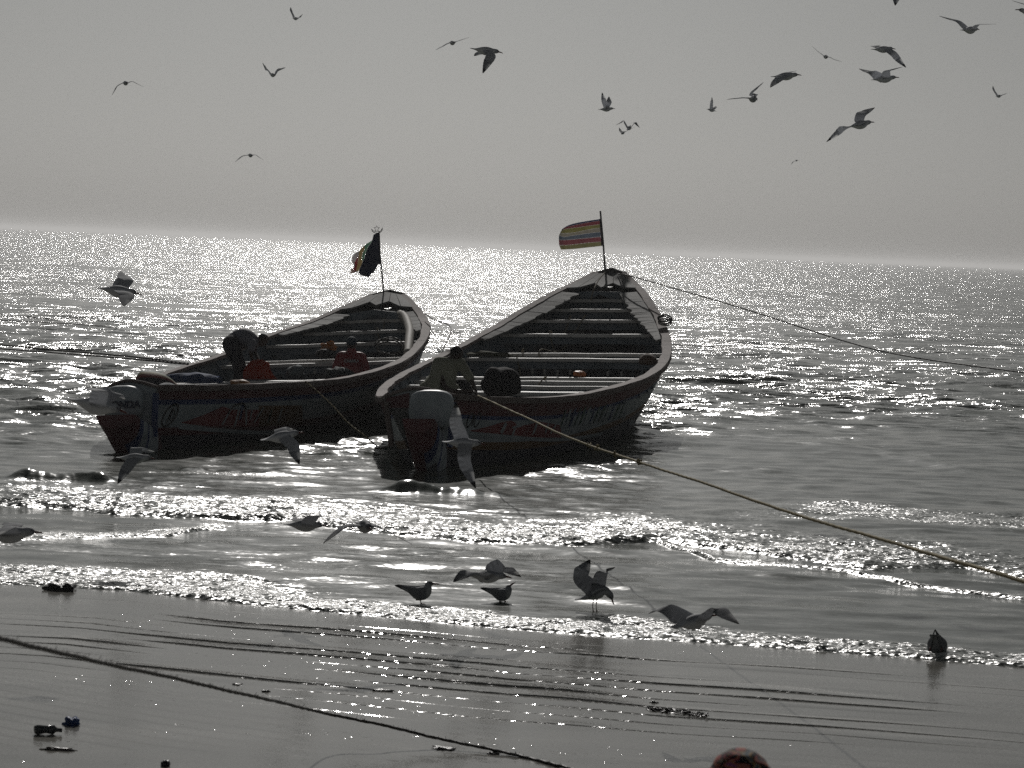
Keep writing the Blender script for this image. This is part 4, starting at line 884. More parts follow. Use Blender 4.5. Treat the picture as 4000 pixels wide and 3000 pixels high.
rope([at(2364, 1064, 56.9), at(2340, 1092, 56.3), at(2318, 1135, 55.6), at(2308, 1172, 55.2)], .012, ROPE, 'pale rope falling from the flag pole foot of the right boat', n=40)
def coil(c, ax, ay, R0, turns, m, label, r_=.013):
    P = [np.array(c)+np.array(ax)*math.cos(a)*R0*(1+.08*math.sin(a*1.7))+np.array(ay)*math.sin(a)*R0*(1+.1*math.cos(a*2.3))+np.array([0, 0, .006*a]) for a in np.linspace(0, turns*6.28, int(turns*16))]
    rope(P, r_, m, label, n=len(P))
g0 = HL2.loc(.70, 0, 0)*0+at(2597, 1262, 53.5); coil(g0, (1, .3, 0), (0, .5, .55), .13, 3, DROPE, 'black rope loops hung over the right gunwale of the right boat', .014)
c1_ = at(1522, 1365, 53.4); coil(c1_, (1, 0, 0), (0, .6, .5), .26, 2.6, DROPE, 'coiled rope with wavy loops inside the left boat')
# bleached log along the inside of the left boat, iron bars
V, Fc = [], []; tube(V, Fc, smoothpts([at(x, y, d) for x, y, d in ((1562, 1222, 57), (1585, 1245, 56.4), (1600, 1290, 55.2), (1598, 1330, 54.2), (1592, 1385, 53))], 24), [.06, .065]+[.085]*20+[.08, .075], n=10)
tag(mesh('pole', V, Fc, mat('bleached_pole', (.42, .39, .34), (.22, .20, .17), scale=20)), 'bleached round pole lying inside the right side of the left boat', 'pole')
# iron grapnel ends seen as little bright studs: bolts on the far planking
for hl, root, pxs in ((HL2, b2, [(2080, 1448), (2128, 1452), (2178, 1454), (2227, 1453), (2375, 1459), (2427, 1460)]), (HL1, b1, [(1230, 1449), (1281, 1446)])):
    for x, y in pxs:
        c = at(x, y, 49.6 if hl is HL2 else 49.9); V, Fc = [], []; tube(V, Fc, [c-np.array([0, 0, .05]), c+np.array([0, 0, .03])], .022, n=8); mesh('peg', V, Fc, M['deck'], root)

# ------------------------------------------------------------------ people
def blob(name, segs, m, parent=None, vox=.014, sm=6, extra=None):
    """limb chains fused into one continuous skin: segs = list of (points, radii)"""
    V, Fc = [], []
    for pts, rad in segs:
        P = np.asarray(pts, float); k = 6*(len(P)-1)+1; rr_ = np.interp(np.linspace(0, 1, k), np.linspace(0, 1, len(P)), rad); Q = smoothpts(P, k) if len(P) > 2 else np.array([P[0]+(P[1]-P[0])*t for t in np.linspace(0, 1, k)])
        # rounded ends
        T0 = (Q[0]-Q[1])/np.linalg.norm(Q[0]-Q[1]); T1 = (Q[-1]-Q[-2])/np.linalg.norm(Q[-1]-Q[-2])
        Q = np.vstack([Q[0]+T0*rr_[0]*.8, Q[0]+T0*rr_[0]*.5, Q, Q[-1]+T1*rr_[-1]*.5, Q[-1]+T1*rr_[-1]*.8]); rr_ = np.r_[rr_[0]*.4, rr_[0]*.82, rr_, rr_[-1]*.82, rr_[-1]*.4]
        tube(V, Fc, Q, rr_, n=12)
    o = mesh(name, V, Fc, m, None, smooth=True)
    md = o.modifiers.new('fuse', 'REMESH'); md.mode = 'VOXEL'; md.voxel_size = vox; md.use_smooth_shade = True
    s_ = o.modifiers.new('soft', 'SMOOTH'); s_.iterations = sm; s_.factor = .5
    if parent: adopt(o, parent)
    return o
SKIN = mat('dark_brown_skin', (.055, .032, .022), (.04, .024, .017), rough=.5, scale=12)
def hand(palm, dirv, nrm, curl=.6, thumb=1):
    """palm box-ish chain plus five separate curled fingers, returned as limb chains"""
    d = Vector(dirv).normalized(); n_ = Vector(nrm).normalized(); s_ = d.cross(n_).normalized(); p = Vector(palm); out = []
    for k, (o_, L_) in enumerate(((-.03, .07), (-.01, .08), (.01, .075), (.03, .06))):
        a = p+s_*o_; b = a+d*.085; c = b+(d*math.cos(curl)+n_*math.sin(curl))*L_*.5; e = c+(d*math.cos(curl*2)+n_*math.sin(curl*2))*L_*.5
        out.append(([a, b, c, e], [.016, .0105, .0095, .008]))
    a = p+s_*.025*thumb; b = a+(d*.5+s_*thumb)*.045; c = b+(d*.9+n_*.5)*.04; out.append(([a, b, c], [.015, .012, .009])); return [([tuple(q) for q in pp], rr_) for pp, rr_ in out]
def head(c, face, upv, r_=.098):
    c = Vector(c); f = Vector(face).normalized(); u_ = Vector(upv).normalized(); u_ = (u_-f*u_.dot(f)).normalized(); s_ = f.cross(u_)
    seg = [([c-u_*.035+f*.012, c+u_*.035-f*.008], [r_*.80, r_*.92]), ([c-u_*.06+f*.035, c-u_*.085+f*.055], [r_*.55, r_*.4]),   # skull, jaw
           ([c+u_*.005+f*.085, c-u_*.025+f*.108], [.012, .017]),                                          # nose
           ([c-u_*.058+s_*.02+f*.086, c-u_*.058-s_*.02+f*.086], [.010, .010]), ([c-u_*.07+s_*.015+f*.083, c-u_*.07-s_*.015+f*.083], [.009, .009]),  # lips
           ([c+u_*.03+s_*.04+f*.078, c+u_*.032-s_*.04+f*.078], [.013, .013])]                               # brow
    for sg in (1, -1): seg.append(([c+s_*sg*.085+u_*.018-f*.01, c+s_*sg*.09-u_*.022], [.012, .009]))
    return [([tuple(q) for q in pp], rr_) for pp, rr_ in seg]
def eyes(root, c, face, upv):
    c = Vector(c); f = Vector(face).normalized(); u_ = Vector(upv).normalized(); u_ = (u_-f*u_.dot(f)).normalized(); s_ = f.cross(u_)
    for sg in (1, -1):
        V, Fc = [], []; a = c+s_*sg*.033+f*.082+u_*.008; tube(V, Fc, [a-f*.008, a, a+f*.006], [.013, .013, .006], n=8); adopt(mesh('eye', V, Fc, mat('eye_white', (.5, .48, .45), rough=.3)), root)
# man bending in the left boat
def bp(x, y, d): return at(850+x*.15068, 1270+y*.15068, d)
DM = 50.8; hip = bp(380, 560, DM); hip2 = hip+np.array([.0, -.16, 0]); sh_ = bp(900, 470, DM); chest = bp(760, 420, DM); hd = bp(1180, 385, DM)
t_ = HL1.o; fz = hip[2]-.98
r1 = thing('person', (hip[0], DM, fz), 'man in a dark shirt bending right down over an orange bundle', 'person')
fA, fB = (hip[0]+.03, DM+.10, fz+.03), (hip[0]+.10, DM-.18, fz+.03)
kA, kB = (hip[0]+.13, DM+.1, fz+.52), (hip[0]+.2, DM-.16, fz+.52)
haA, haB = bp(1080, 940, DM-.05), bp(900, 880, DM-.2)
arms = [([sh_+[.0, .17, -.02], bp(960, 700, DM+.15), haA], [.055, .042, .03]), ([sh_+[-.02, -.17, -.02], bp(860, 700, DM-.3), haB], [.055, .042, .03])]
fdir = np.array([.75, -.1, -.65])
blob('body', [([chest, sh_, bp(1060, 420, DM), hd-[.03, 0, 0]], [.13, .12, .06, .06])]+head(hd, (.6, -.15, -.75), (.8, 0, .6))+arms+hand(haA, (.2, 0, -1), (-1, 0, 0))+hand(haB, (.2, 0, -1), (-1, 0, 0), thumb=-1)+[([hip, kA, fA], [.1, .065, .045]), ([hip2, kB, fB], [.1, .065, .045]), ([fA, (fA[0]+.17, fA[1], fz+.02)], [.045, .035]), ([fB, (fB[0]+.17, fB[1], fz+.02)], [.045, .035])], SKIN, r1)
blob('shirt', [([bp(420, 460, DM), bp(600, 350, DM), bp(780, 370, DM), bp(930, 440, DM)], [.175, .185, .175, .135]), ([sh_+[0, .2, 0], sh_+[0, -.2, 0]], [.1, .1]), ([sh_+[0, .19, -.01], bp(950, 640, DM+.15)], [.08, .062]), ([sh_+[0, -.19, -.01], bp(870, 640, DM-.3)], [.08, .062])], mat('dark_grey_shirt', (.22, .22, .25), rough=.85), r1)
blob('trousers', [([hip+[0, .08, .05], hip2+[0, -.02, .05]], [.17, .17]), ([hip+[0, .08, .02], kA, (fA[0], fA[1], fz+.12)], [.15, .1, .08]), ([hip2, kB, (fB[0], fB[1], fz+.12)], [.15, .1, .08])], mat('black_trousers', (.03, .03, .038), rough=.9), r1)
eyes(r1, hd, (.6, -.15, -.75), (.8, 0, .6))
blob('hair', [([hd+[-.02, 0, .035], hd+[.03, 0, .02]], [.088, .085])], mat('black_hair', (.012, .011, .011), rough=.9), r1)
# seated man in a red jacket
def rp(x, y, d=50.3): return at(1150+x*.13562, 1300+y*.13562, d)
DR = 50.3; hc = rp(1645, 330); shc = rp(1640, 640); hips = shc-np.array([0, 0, .56]); r2 = thing('person', (hips[0], DR, hips[2]-.12), 'man in a red jacket and dark cap sitting with his back turned', 'person')
sx_ = np.array([1., 0, 0])
A_ = [([shc-sx_*.19, shc-sx_*.26+[0, .03, -.27], shc-sx_*.16+[0, .27, -.38]], [.05, .042, .03]), ([shc+sx_*.19, shc+sx_*.26+[0, .03, -.27], shc+sx_*.16+[0, .27, -.38]], [.05, .042, .03])]
Lg = [([hips-sx_*.1, hips-sx_*.14+[0, .42, .12], hips-sx_*.12+[0, .5, -.33]], [.09, .062, .045]), ([hips+sx_*.1, hips+sx_*.14+[0, .42, .12], hips+sx_*.12+[0, .5, -.33]], [.09, .062, .045])]
blob('body', head(hc, (0.1, 1, -.15), (0, 0, 1), .1)+[([shc, hc-[0, 0, .05]], [.07, .055]), ([hips, shc-[0, 0, .1]], [.13, .14])]+A_+Lg+hand(A_[0][0][2], (.3, 1, -.1), (0, 0, -1))+hand(A_[1][0][2], (-.3, 1, -.1), (0, 0, -1), thumb=-1)+[([Lg[0][0][2], Lg[0][0][2]+np.array([0, .16, -.03])], [.045, .035]), ([Lg[1][0][2], Lg[1][0][2]+np.array([0, .16, -.03])], [.045, .035])], SKIN, r2)
RJ = mat('red_jacket', (.26, .028, .03), (.18, .02, .024), rough=.55, scale=14)
blob('jacket', [([hips+[0, 0, .0], hips+[0, 0, .3], shc-[0, 0, .08]], [.19, .18, .165]), ([shc-sx_*.17-[0, 0, .03], shc+sx_*.17-[0, 0, .03]], [.095, .095]), ([shc-sx_*.19-[0, 0, .03], shc-sx_*.27+[0, .03, -.27], shc-sx_*.18+[0, .2, -.36]], [.085, .075, .06]), ([shc+sx_*.19-[0, 0, .03], shc+sx_*.27+[0, .03, -.27], shc+sx_*.18+[0, .2, -.36]], [.085, .075, .06]), ([shc+[0, 0, .02], shc+[0, .01, .1]], [.085, .08])], RJ, r2)
blob('trousers', [(L_[0], [.13, .09, .07]) for L_ in Lg], mat('dark_blue_trousers', (.03, .035, .06), rough=.9), r2)
blob('cap', [([hc+[0, 0, .04], hc+[0, -.005, .055]], [.104, .10]), ([hc+[0, .07, .05], hc+[0, .14, .04]], [.07, .045])], mat('dark_teal_cap', (.035, .06, .085), rough=.8), r2)
eyes(r2, hc, (0.1, 1, -.15), (0, 0, 1))
o_ = text_on(None, 'lettering', 'CHIARA', .075, shc+np.array([.02, -.192, -.10]), (1, 0, .03), (0, .12, 1), mat('white_jacket_print', (.5, .52, .52), rough=.7), depth=.03); adopt(o_, r2)
# man hauling on the rope at the right boat's stern
def yp(x, y, d=42.6): return at(1500+x*.27125, 1350+y*.27125, d)
DY = 42.6; hc = yp(1045, 125); shc = yp(930, 245); hips = yp(800, 640)-np.array([0, 0, .0]); r3 = thing('person', (hips[0], DY, hips[2]-.12), 'man in a pale olive top at the right boat stern handling the mooring rope', 'person')
hR = yp(1330, 700, DY-.35); hL = yp(1290, 660, DY-.45)
sR = yp(1100, 260); sL = yp(775, 250); eR = yp(1250, 480, DY-.1); eL = yp(900, 620, DY-.32)
A_ = [([sR, eR, hR], [.052, .043, .03]), ([sL, eL, hL], [.052, .043, .03])]
kR, kL = hips+[.38, .22, .06], hips+[.05, .42, .05]; ftR, ftL = kR+[.02, .1, -.45], kL+[0, .1, -.45]
blob('body', head(hc, (.55, .35, -.75), (.3, .2, .9), .1)+[([shc, (shc+hc)/2, hc-[0, 0, .03]], [.09, .06, .06]), ([hips, shc-[0, 0, .1]], [.13, .14])]+A_+hand(hR, (.6, -.2, -.7), (-.6, 0, -.5), .9)+hand(hL, (.7, -.2, -.6), (-.6, 0, -.5), .9, -1)+[([hips+[.08, 0, 0], kR, ftR], [.09, .062, .045]), ([hips-[.08, 0, 0], kL, ftL], [.09, .062, .045]), ([ftR, ftR+np.array([.05, .15, -.03])], [.045, .035]), ([ftL, ftL+np.array([.05, .15, -.03])], [.045, .035])], SKIN, r3)
blob('shirt', [([hips+[-.03, 0, .02], (hips+shc)/2, shc-[0, 0, .06]], [.24, .20, .155]), ([sL, sR], [.095, .10]), ([sR, yp(1190, 400, DY-.05), eR], [.085, .075, .065]), ([sL, yp(740, 440, DY-.2), yp(720, 600, DY-.3)], [.085, .095, .09]), ([hips+[-.2, -.05, 0], hips+[.22, -.05, .0]], [.14, .12])], mat('pale_olive_shirt', (.34, .34, .25), (.22, .22, .16), rough=.9, scale=6), r3)
blob('trousers', [([hips+[.08, 0, 0], kR, ftR], [.13, .095, .075]), ([hips-[.08, 0, 0], kL, ftL], [.13, .095, .075])], mat('charcoal_trousers', (.03, .03, .032), rough=.9), r3)
blob('hair', [([hc+[-.01, 0, .03], hc+[0, -.02, .045]], [.098, .09])], mat('short_black_hair', (.012, .011, .011), rough=.95), r3)
eyes(r3, hc, (.55, .35, -.75), (.3, .2, .9))
# woman in the near foreground, only the wrapped head in view
DF = 9.4; top = at(2895, 2916, DF); hz = top[2]-.118; hc = np.array([top[0], DF, hz]); gz = sand_z(hc[0], DF); r4 = thing('person', (hc[0], DF, gz), 'person close to the camera in a black, orange and purple patterned headscarf', 'person')
blob('body', head(hc-np.array([0, 0, .02]), (0, 1, -.1), (0, 0, 1), .1)+[([hc-[0, 0, .08], hc-[0, 0, .27]], [.06, .065]), ([hc+[-.16, 0, -.31], hc+[.16, 0, -.31]], [.075, .075]), ([hc-[0, 0, .3], hc-[0, 0, .62], hc-[0, 0, .85]], [.13, .12, .15]),
     ([hc+[-.18, 0, -.32], hc+[-.24, .02, -.6], hc+[-.2, .16, -.8]], [.05, .042, .03]), ([hc+[.18, 0, -.32], hc+[.24, .02, -.6], hc+[.2, .16, -.8]], [.05, .042, .03]), ([hc+[-.09, 0, -.85], (hc[0]-.1, DF, gz+.5), (hc[0]-.1, DF, gz+.06)], [.1, .065, .045]), ([hc+[.09, 0, -.85], (hc[0]+.1, DF, gz+.5), (hc[0]+.1, DF, gz+.06)], [.1, .065, .045]), ([(hc[0]-.1, DF, gz+.04), (hc[0]-.1, DF+.16, gz+.03)], [.045, .035]), ([(hc[0]+.1, DF, gz+.04), (hc[0]+.1, DF+.16, gz+.03)], [.045, .035])]+hand(hc+[-.2, .16, -.8], (0, .5, -1), (1, 0, 0))+hand(hc+[.2, .16, -.8], (0, .5, -1), (-1, 0, 0), thumb=-1), SKIN, r4, vox=.011)
m, t, b = nmat('patterned_headscarf'); g = N(t, 'ShaderNodeNewGeometry'); nz = N(t, 'ShaderNodeTexNoise'); nz.inputs['Scale'].default_value = 6; t.links.new(g.outputs['Position'], nz.inputs[0])
mp = N(t, 'ShaderNodeMapping'); mp.inputs['Scale'].default_value = (13, 13, 17); mp.inputs['Rotation'].default_value = (.3, .8, .2); t.links.new(g.outputs['Position'], mp.inputs[0]); wv = N(t, 'ShaderNodeTexNoise'); wv.inputs['Scale'].default_value = 1.15; wv.inputs['Detail'].default_value = 1.5; wv.inputs['Distortion'].default_value = 1.6; t.links.new(mp.outputs[0], wv.inputs[0])
cr = N(t, 'ShaderNodeValToRGB'); cr.color_ramp.interpolation = 'EASE'; els = cr.color_ramp.elements
els[0].position = .30; els[0].color = (.30, .08, .22, 1); els[1].position = .70; els[1].color = (.10, .12, .14, 1)
for p_, c_ in ((.38, (.50, .20, .07, 1)), (.44, (.42, .07, .10, 1)), (.48, (.015, .013, .02, 1)), (.57, (.012, .012, .018, 1)), (.61, (.55, .32, .10, 1)), (.65, (.26, .28, .30, 1))): e_ = els.new(p_); e_.color = c_
t.links.new(wv.outputs[0], cr.inputs[0]); t.links.new(cr.outputs[0], b.inputs['Base Color']); b.inputs['Roughness'].default_value = .85; SCARF = m
blob('headscarf', [([hc+[0, .0, -.03], hc+[-.0, -.01, .02]], [.125, .11]), ([hc+[-.05, 0, -.06], hc+[.0, -.02, -.02], hc+[.06, -.02, -.07]], [.10, .12, .10]), ([hc+[.0, -.06, -.08], hc+[.02, -.08, -.2]], [.11, .07]), ([hc+[-.10, -.02, -.10], hc+[-.05, -.03, -.02]], [.085, .09]), ([hc+[.045, -.06, .045], hc+[.075, -.05, .0]], [.05, .06]), ([hc+[-.10, 0, -.12], hc+[-.14, 0, -.26]], [.06, .09]), ([hc+[.1, 0, -.12], hc+[.14, 0, -.26]], [.06, .09])], SCARF, r4, vox=.011)
blob('dress', [([hc-[0, 0, .3], hc-[0, 0, .62], hc-[0, 0, .95], (hc[0], DF, gz+.25)], [.17, .16, .22, .26]), ([hc+[-.17, 0, -.32], hc+[.17, 0, -.32]], [.1, .1]), ([hc+[-.19, 0, -.33], hc+[-.25, .02, -.6]], [.085, .07]), ([hc+[.19, 0, -.33], hc+[.25, .02, -.6]], [.085, .07])], mat('dark_print_dress', (.05, .03, .06), rough=.9), r4, vox=.018)
eyes(r4, hc-np.array([0, 0, .02]), (0, 1, -.1), (0, 0, 1))

# outboard motors on the sterns
def motor(hl, lat, zc, wd, ht, label, word=None, aft=.30):
    root = thing('outboard_motor', hl.loc(-.02, lat, zc-.5), label, 'outboard motor', 'outboard motors on the boat sterns'); V, Fc = [], []; n = 20; lev = [(-.5, .70, .72), (-.46, .84, .86), (-.3, .95, .96), (0, 1, 1), (.25, .98, .98), (.40, .88, .9), (.48, .66, .70), (.515, .34, .36)]
    for i, (zz, sx, sy) in enumerate(lev):
        for k in range(n):
            a = 2*math.pi*k/n; ca, sa = math.cos(a), math.sin(a); px_ = math.copysign(abs(ca)**.55, ca)*wd/2*sx; py_ = math.copysign(abs(sa)**.6, sa)*aft/2*sy
            V.append(hl.o+hl.f*(-aft*.62+py_)+hl.r*(lat+px_)+hl.u*(zc+zz*ht+.05*px_*0-.06*abs(px_/wd)**2))
        if i:
            for k in range(n): k2 = (k+1) % n; Fc.append(((i-1)*n+k, (i-1)*n+k2, i*n+k2, i*n+k))
    Fc += [tuple(range(n))[::-1], tuple((len(lev)-1)*n+k for k in range(n))]
    adopt(mesh('cowl', V, Fc, MOTW), root)
    V, Fc = [], []; P_ = [hl.o+hl.f*(-aft*.6)+hl.r*lat+hl.u*(zc-ht*.45), hl.o+hl.f*(-aft*.55)+hl.r*lat+hl.u*(zc-ht*.5-.35), hl.o+hl.f*(-aft*.6)+hl.r*lat+hl.u*(zc-ht*.5-.75)]
    tube(V, Fc, smoothpts(P_, 8), np.linspace(.11, .07, 8), n=10); adopt(mesh('midsection', V, Fc, MOTD), root)
    V, Fc = [], []; box(V, Fc, hl.o+hl.f*(-.05)+hl.r*lat+hl.u*(zc-ht*.42), hl.f*.1, hl.r*.14, hl.u*.08); adopt(mesh('clamp_bracket', V, Fc, MOTD, smooth=False), root)
    if word: adopt(text_on(None, 'lettering', word, .15, hl.o+hl.f*(-aft*1.115)+hl.r*(lat+.02)+hl.u*(zc-.06), hl.r, hl.u, M['navy'], shear=.15, depth=.03), root)
MOTW = mat('scuffed_white_cowl', (.50, .55, .58), (.36, .40, .43), rough=.45, scale=6, bump=.1); MOTD = mat('dark_motor_leg', (.05, .055, .065), rough=.5)
motor(HL1, -.07, .80, .60, .44, 'white outboard motor with dark capital letters on the left boat stern', 'HONDA')
motor(HL2, .20, .93, .66, .52, 'plain white outboard motor without lettering on the right boat stern')
# ------------------------------------------------------------------ loose things
def lump(name, c, rad, m, label, cat, seed=1, amp=.25, fr=3.0, group=None, sub=3, flat=True):
    bm = bmesh.new(); bmesh.ops.create_icosphere(bm, subdivisions=sub, radius=1); rr = np.random.default_rng(seed).random(3)*20
    V = []
    for v in bm.verts:
        x, y, z = v.co; k = 1+amp*(float(fbm(np.array([x*fr+rr[0]+z*fr*.7]), np.array([y*fr+rr[1]-z*fr*.5]), seed, 3)[0])*2)
        if flat and z < -.35: z = -.35-(abs(z)-.35)*.2
        V.append(np.array(c)+np.array([x*rad[0], y*rad[1], z*rad[2]])*k)
    bm.verts.index_update(); Fc = [tuple(v.index for v in f_.verts) for f_ in bm.faces]; bm.free(); return tag(mesh(name, V, Fc, m), label, cat, group)
TARP = mat('black_tarpaulin', (.035, .032, .033), (.02, .02, .022), rough=.85, scale=10, bump=.6, spec=.2)
# covered engine box in the right boat
c = at(1958, 1488, 46.0); V, Fc = [], []; n = 10; c_ = 18
lump('covered_bundle', c-np.array([0, 0, .03]), (.33, .30, .27), TARP, 'bulky bundle under a black cover beside the man in the right boat', 'bundle', 5, .16, 1.3, sub=4, flat=False)
lump('covered_crate', at(2530, 1412, 50.4), (.17, .2, .14), mat('dark_brown_crate_cloth', (.10, .055, .03), rough=.8), 'dark brown box against the inner right side of the right boat', 'box', 9, .08, 1.0)
lump('net_pile', at(1925, 1386, 52.2), (.34, .15, .05), mat('olive_net', (.10, .10, .06), rough=.9, bscale=120, bump=1), 'small heap of green brown netting on a thwart of the right boat', 'fishing net', 12, .6, 3)
lump('orange_float', at(2262, 1464, 49.6), (.11, .1, .065), mat('orange_plastic', (.55, .16, .03), rough=.4), 'orange float lying on the floor of the right boat', 'float', 3, .25, 2)
lump('orange_net_heap', at(1283, 1356, 53.2), (.13, .10, .09), mat('orange_netting', (.50, .18, .04), rough=.7), 'orange netting heaped on the dark basket in the left boat', 'fishing net', 4, .5, 3)
lump('dark_basket', at(1272, 1386, 53.0), (.20, .18, .12), mat('dark_basket_weave', (.02, .022, .025), rough=.8), 'dark basket on the floor in the middle of the left boat', 'basket', 6, .12, 2)
lump('dark_net_heap', at(1322, 1456, 49.4), (.24, .2, .09), mat('dark_teal_net', (.03, .045, .05), rough=.8, bscale=120), 'dark netting heap just in front of the seated man in red', 'fishing net', 16, .35, 3)
lump('grey_sack', at(1152, 1454, 50.6), (.17, .18, .13), mat('grey_sack_cloth', (.12, .15, .16), rough=.8), 'grey sack behind the near gunwale, middle of the left boat', 'sack', 17, .25, 2)
lump('blue_net_heap', at(762, 1482, 49.4), (.42, .25, .10), mat('blue_netting', (.06, .10, .22), rough=.8, bscale=120), 'blue netting piled at the stern of the left boat', 'fishing net', 18, .4, 4)
lump('orange_sheet', at(935, 1500, 45.4), (.17, .15, .07), mat('orange_brown_sheet', (.40, .17, .04), rough=.6), 'orange brown sheet bulging over the near thwart of the left boat', 'sheet', 19, .2, 1.5)
# orange oilskin bundle pulled by the bending man
OIL = cloth('orange_oilskin', (.42, .07, .03), .38); V, Fc = [], []
nn_ = 16
for i, (y, xa, xb) in enumerate(((900, 930, 1190), (945, 850, 1270), (980, 790, 1320), (1080, 720, 1350), (1180, 690, 1390), (1290, 680, 1470), (1400, 670, 1560))):
    for k in range(nn_):
        a = 2*math.pi*k/nn_; x = (xa+xb)/2+(xb-xa)/2*math.cos(a)*(1+.07*math.sin(5*a+i)); V.append(bp(x, y+14*math.sin(3*a+i*1.3), 50.3+.18*math.sin(a)*(1+.15*math.sin(4*a+i))))
    if i:
        for k in range(nn_): k2 = (k+1) % nn_; Fc.append(((i-1)*nn_+k, (i-1)*nn_+k2, i*nn_+k2, i*nn_+k))
Fc += [tuple(range(nn_)), tuple(6*nn_+k for k in range(nn_))]
tag(mesh('oilskin', V, Fc, OIL), 'orange red oilskin bundle held up by the bending man in the left boat', 'oilskin')
# striped cushion-like float bag on the stern of the left boat
tb = [reg for reg in ()]
V, Fc, fm = [], [], []; nu, nv = 20, 10
prof_ = [(780, 1.0), (800, .98)]
for i in range(nu+1):
    f_ = i/nu; x = 782+(1750-782)*f_; topy = 325-(330*(1-(abs(f_-.30)/.72)**2.4) if f_ > .3 else 330*(1-((.30-f_)/.30)**4*.9)); topy = max(topy, -5)
    for j in range(nv+1):
        a = math.pi*j/nv; yy = 325-(325-topy)*math.sin(a); V.append(at(380+x*.18083, 1450+yy*.18083, 44.2+.42*(1-j/nv*2)*-1*(.35+.65*math.sin(math.pi*min(1, f_+.15)))))
    if i:
        for j in range(nv): Fc.append(((i-1)*(nv+1)+j, (i-1)*(nv+1)+j+1, i*(nv+1)+j+1, i*(nv+1)+j)); fm.append([0, 0, 1, 2, 3, 3, 2, 1, 0, 0][j])
c4 = [mat('bag_dark', (.05, .045, .05)), mat('bag_red', (.28, .06, .05)), mat('bag_olive_yellow', (.24, .19, .06)), mat('bag_green', (.05, .13, .09))]
Fc += [tuple(range(nv+1)), tuple(nu*(nv+1)+k for k in range(nv+1))]; fm += [0, 0]
tag(mesh('striped_bag', V, Fc, None, mats=c4, fm=fm), 'rounded bag striped green, yellow and red on the left boat stern', 'bag')
# white cloth over the quarter of the left boat
V, Fc = [], []; n = 9
for i in range(n):
    f_ = i/(n-1); x = 612+f_*80; yt = 1512-18*math.sin(math.pi*f_)**.6
    for (y, dd) in ((yt+6, .22), (yt, .02), (yt+14, -.05), (1530, -.06), (1545, -.07), (1560-6*math.sin(f_*9), -.065)): V.append(at(x, y, 42.2+f_*1.0+dd))
    if i:
        for k in range(5): Fc.append(((i-1)*6+k, (i-1)*6+k+1, i*6+k+1, i*6+k))
tag(mesh('white_cloth', V, Fc, mat('white_cloth_weave', (.58, .60, .62), rough=.9)), 'white cloth draped over the stern quarter of the left boat', 'cloth')
# strip of painted board inside the far gunwale
# debris on the sand
def beach(name, px, py, rad, m, label, cat, seed, amp=.4, fr=3., up_=.5, group=None, sub=3):
    g = on_beach(px, py); return lump(name, (g[0], g[1], sand_z(g[0], g[1])+rad[2]*up_*.35), rad, m, label, cat, seed, amp, fr, group, sub)
WEED = mat('dark_wet_seaweed', (.028, .024, .018), (.012, .011, .010), rough=.35, scale=40, bump=1)
beach('blue_rag', 278, 2832, (.045, .05, .042), mat('blue_rag_cloth', (.02, .07, .24), rough=.6), 'crumpled blue rag on the wet sand at lower left', 'rag', 31, .6)
beach('seaweed_clump', 235, 2302, (.13, .14, .055), WEED, 'dark round seaweed clump in the swash at far left', 'seaweed', 32, .5, 3)
beach('stick', 230, 2930, (.095, .02, .012), mat('wet_driftwood', (.06, .04, .035), rough=.4), 'short dark stick lying on the sand near the bottom left', 'stick', 33, .5, 5)
beach('pebble', 646, 2992, (.028, .03, .03), mat('dark_pebble', (.03, .02, .03), rough=.4), 'dark pebble at the bottom edge left of centre', 'pebble', 34, .3)
SW = 'scraps of seaweed scattered on the wet sand'
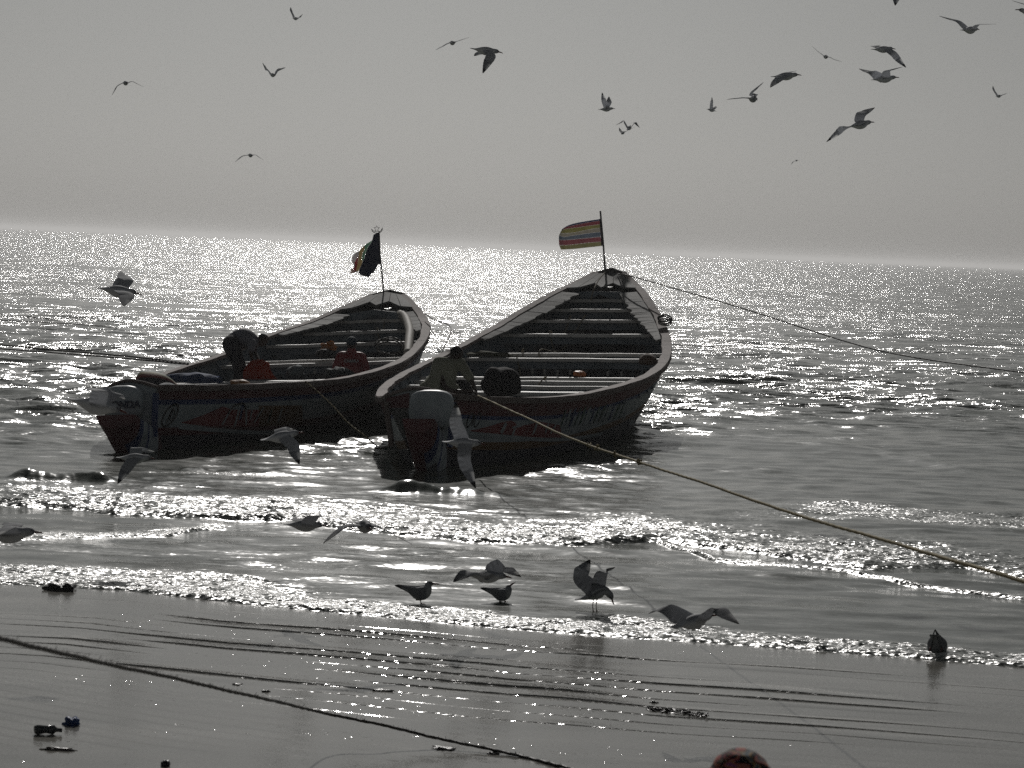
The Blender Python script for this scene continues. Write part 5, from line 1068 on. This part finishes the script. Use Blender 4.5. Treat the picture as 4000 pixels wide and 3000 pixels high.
for px, py, rx, ry, lab in ((1490, 2697, .07, .03, 'flat seaweed scrap among the ripples, left of centre'), (1038, 2702, .025, .02, 'small seaweed bit just above the foreground rope'), (1735, 2925, .06, .06, 'spiky seaweed tuft near the bottom centre'), (1930, 2945, .035, .03, 'seaweed scrap beside the end of the foreground rope'),
        (2558, 2745, .028, .02, 'small dark shell shaped scrap above the long seaweed streak'), (1690, 2385, .0, .0, ''), (452, 2289, .03, .03, 'small dark bit beside the round seaweed clump'), (928, 2675, .03, .03, 'brown leaf bit above the foreground rope')):
    if rx: beach('seaweed_scrap', px, py, (rx, ry, .009), WEED, lab, 'seaweed', px, .7, 4, group=SW)
V, Fc = [], []; rr = random.Random(4)
for i in range(150):
    f_ = rr.random(); g = on_beach(2535+f_*230+rr.uniform(-8, 8), 2768+f_*30+rr.uniform(-9, 9)*(1-abs(f_-.5))); z0 = sand_z(g[0], g[1]); a = rr.uniform(0, 6.3); l_ = rr.uniform(.015, .05); b0 = len(V); d_ = np.array([math.cos(a), math.sin(a)*1.6, 0]); s__ = np.array([-d_[1], d_[0], 0])*.18
    c0_ = np.array([g[0], g[1], z0+.003]); V += [c0_-d_*l_, c0_+s__*l_+[0, 0, rr.uniform(.003, .015)], c0_+d_*l_+[0, 0, rr.uniform(0, .01)], c0_-s__*l_]; Fc.append((b0, b0+1, b0+2, b0+3))
o_ = mesh('seaweed_streak', V, Fc, WEED); tag(o_, 'long flat streak of brown seaweed on the sand right of centre', 'seaweed')
# clear crushed bottle
g = on_beach(180, 2868); z0 = sand_z(g[0], g[1]); V, Fc = [], []; tube(V, Fc, [(g[0]-.07, g[1]-.02, z0+.028), (g[0]-.05, g[1]-.01, z0+.03), (g[0], g[1], z0+.032), (g[0]+.045, g[1]+.01, z0+.03), (g[0]+.065, g[1]+.015, z0+.028), (g[0]+.085, g[1]+.02, z0+.026)], [.026, .032, .025, .032, .014, .011], n=10)
rt_ = thing('plastic_bottle', (g[0], g[1], z0), 'crushed grey plastic bottle lying below the foreground rope at lower left', 'bottle'); m_, t__, b_ = nmat('cloudy_plastic'); b_.inputs['Base Color'].default_value = (.05, .055, .06, 1); b_.inputs['Roughness'].default_value = .18
adopt(mesh('bottle_body', V, Fc, m_), rt_); V, Fc = [], []; tube(V, Fc, [(g[0]+.082, g[1]+.019, z0+.026), (g[0]+.098, g[1]+.022, z0+.026)], .014, n=8); adopt(mesh('cap', V, Fc, mat('dark_bottle_cap', (.02, .02, .03))), rt_)
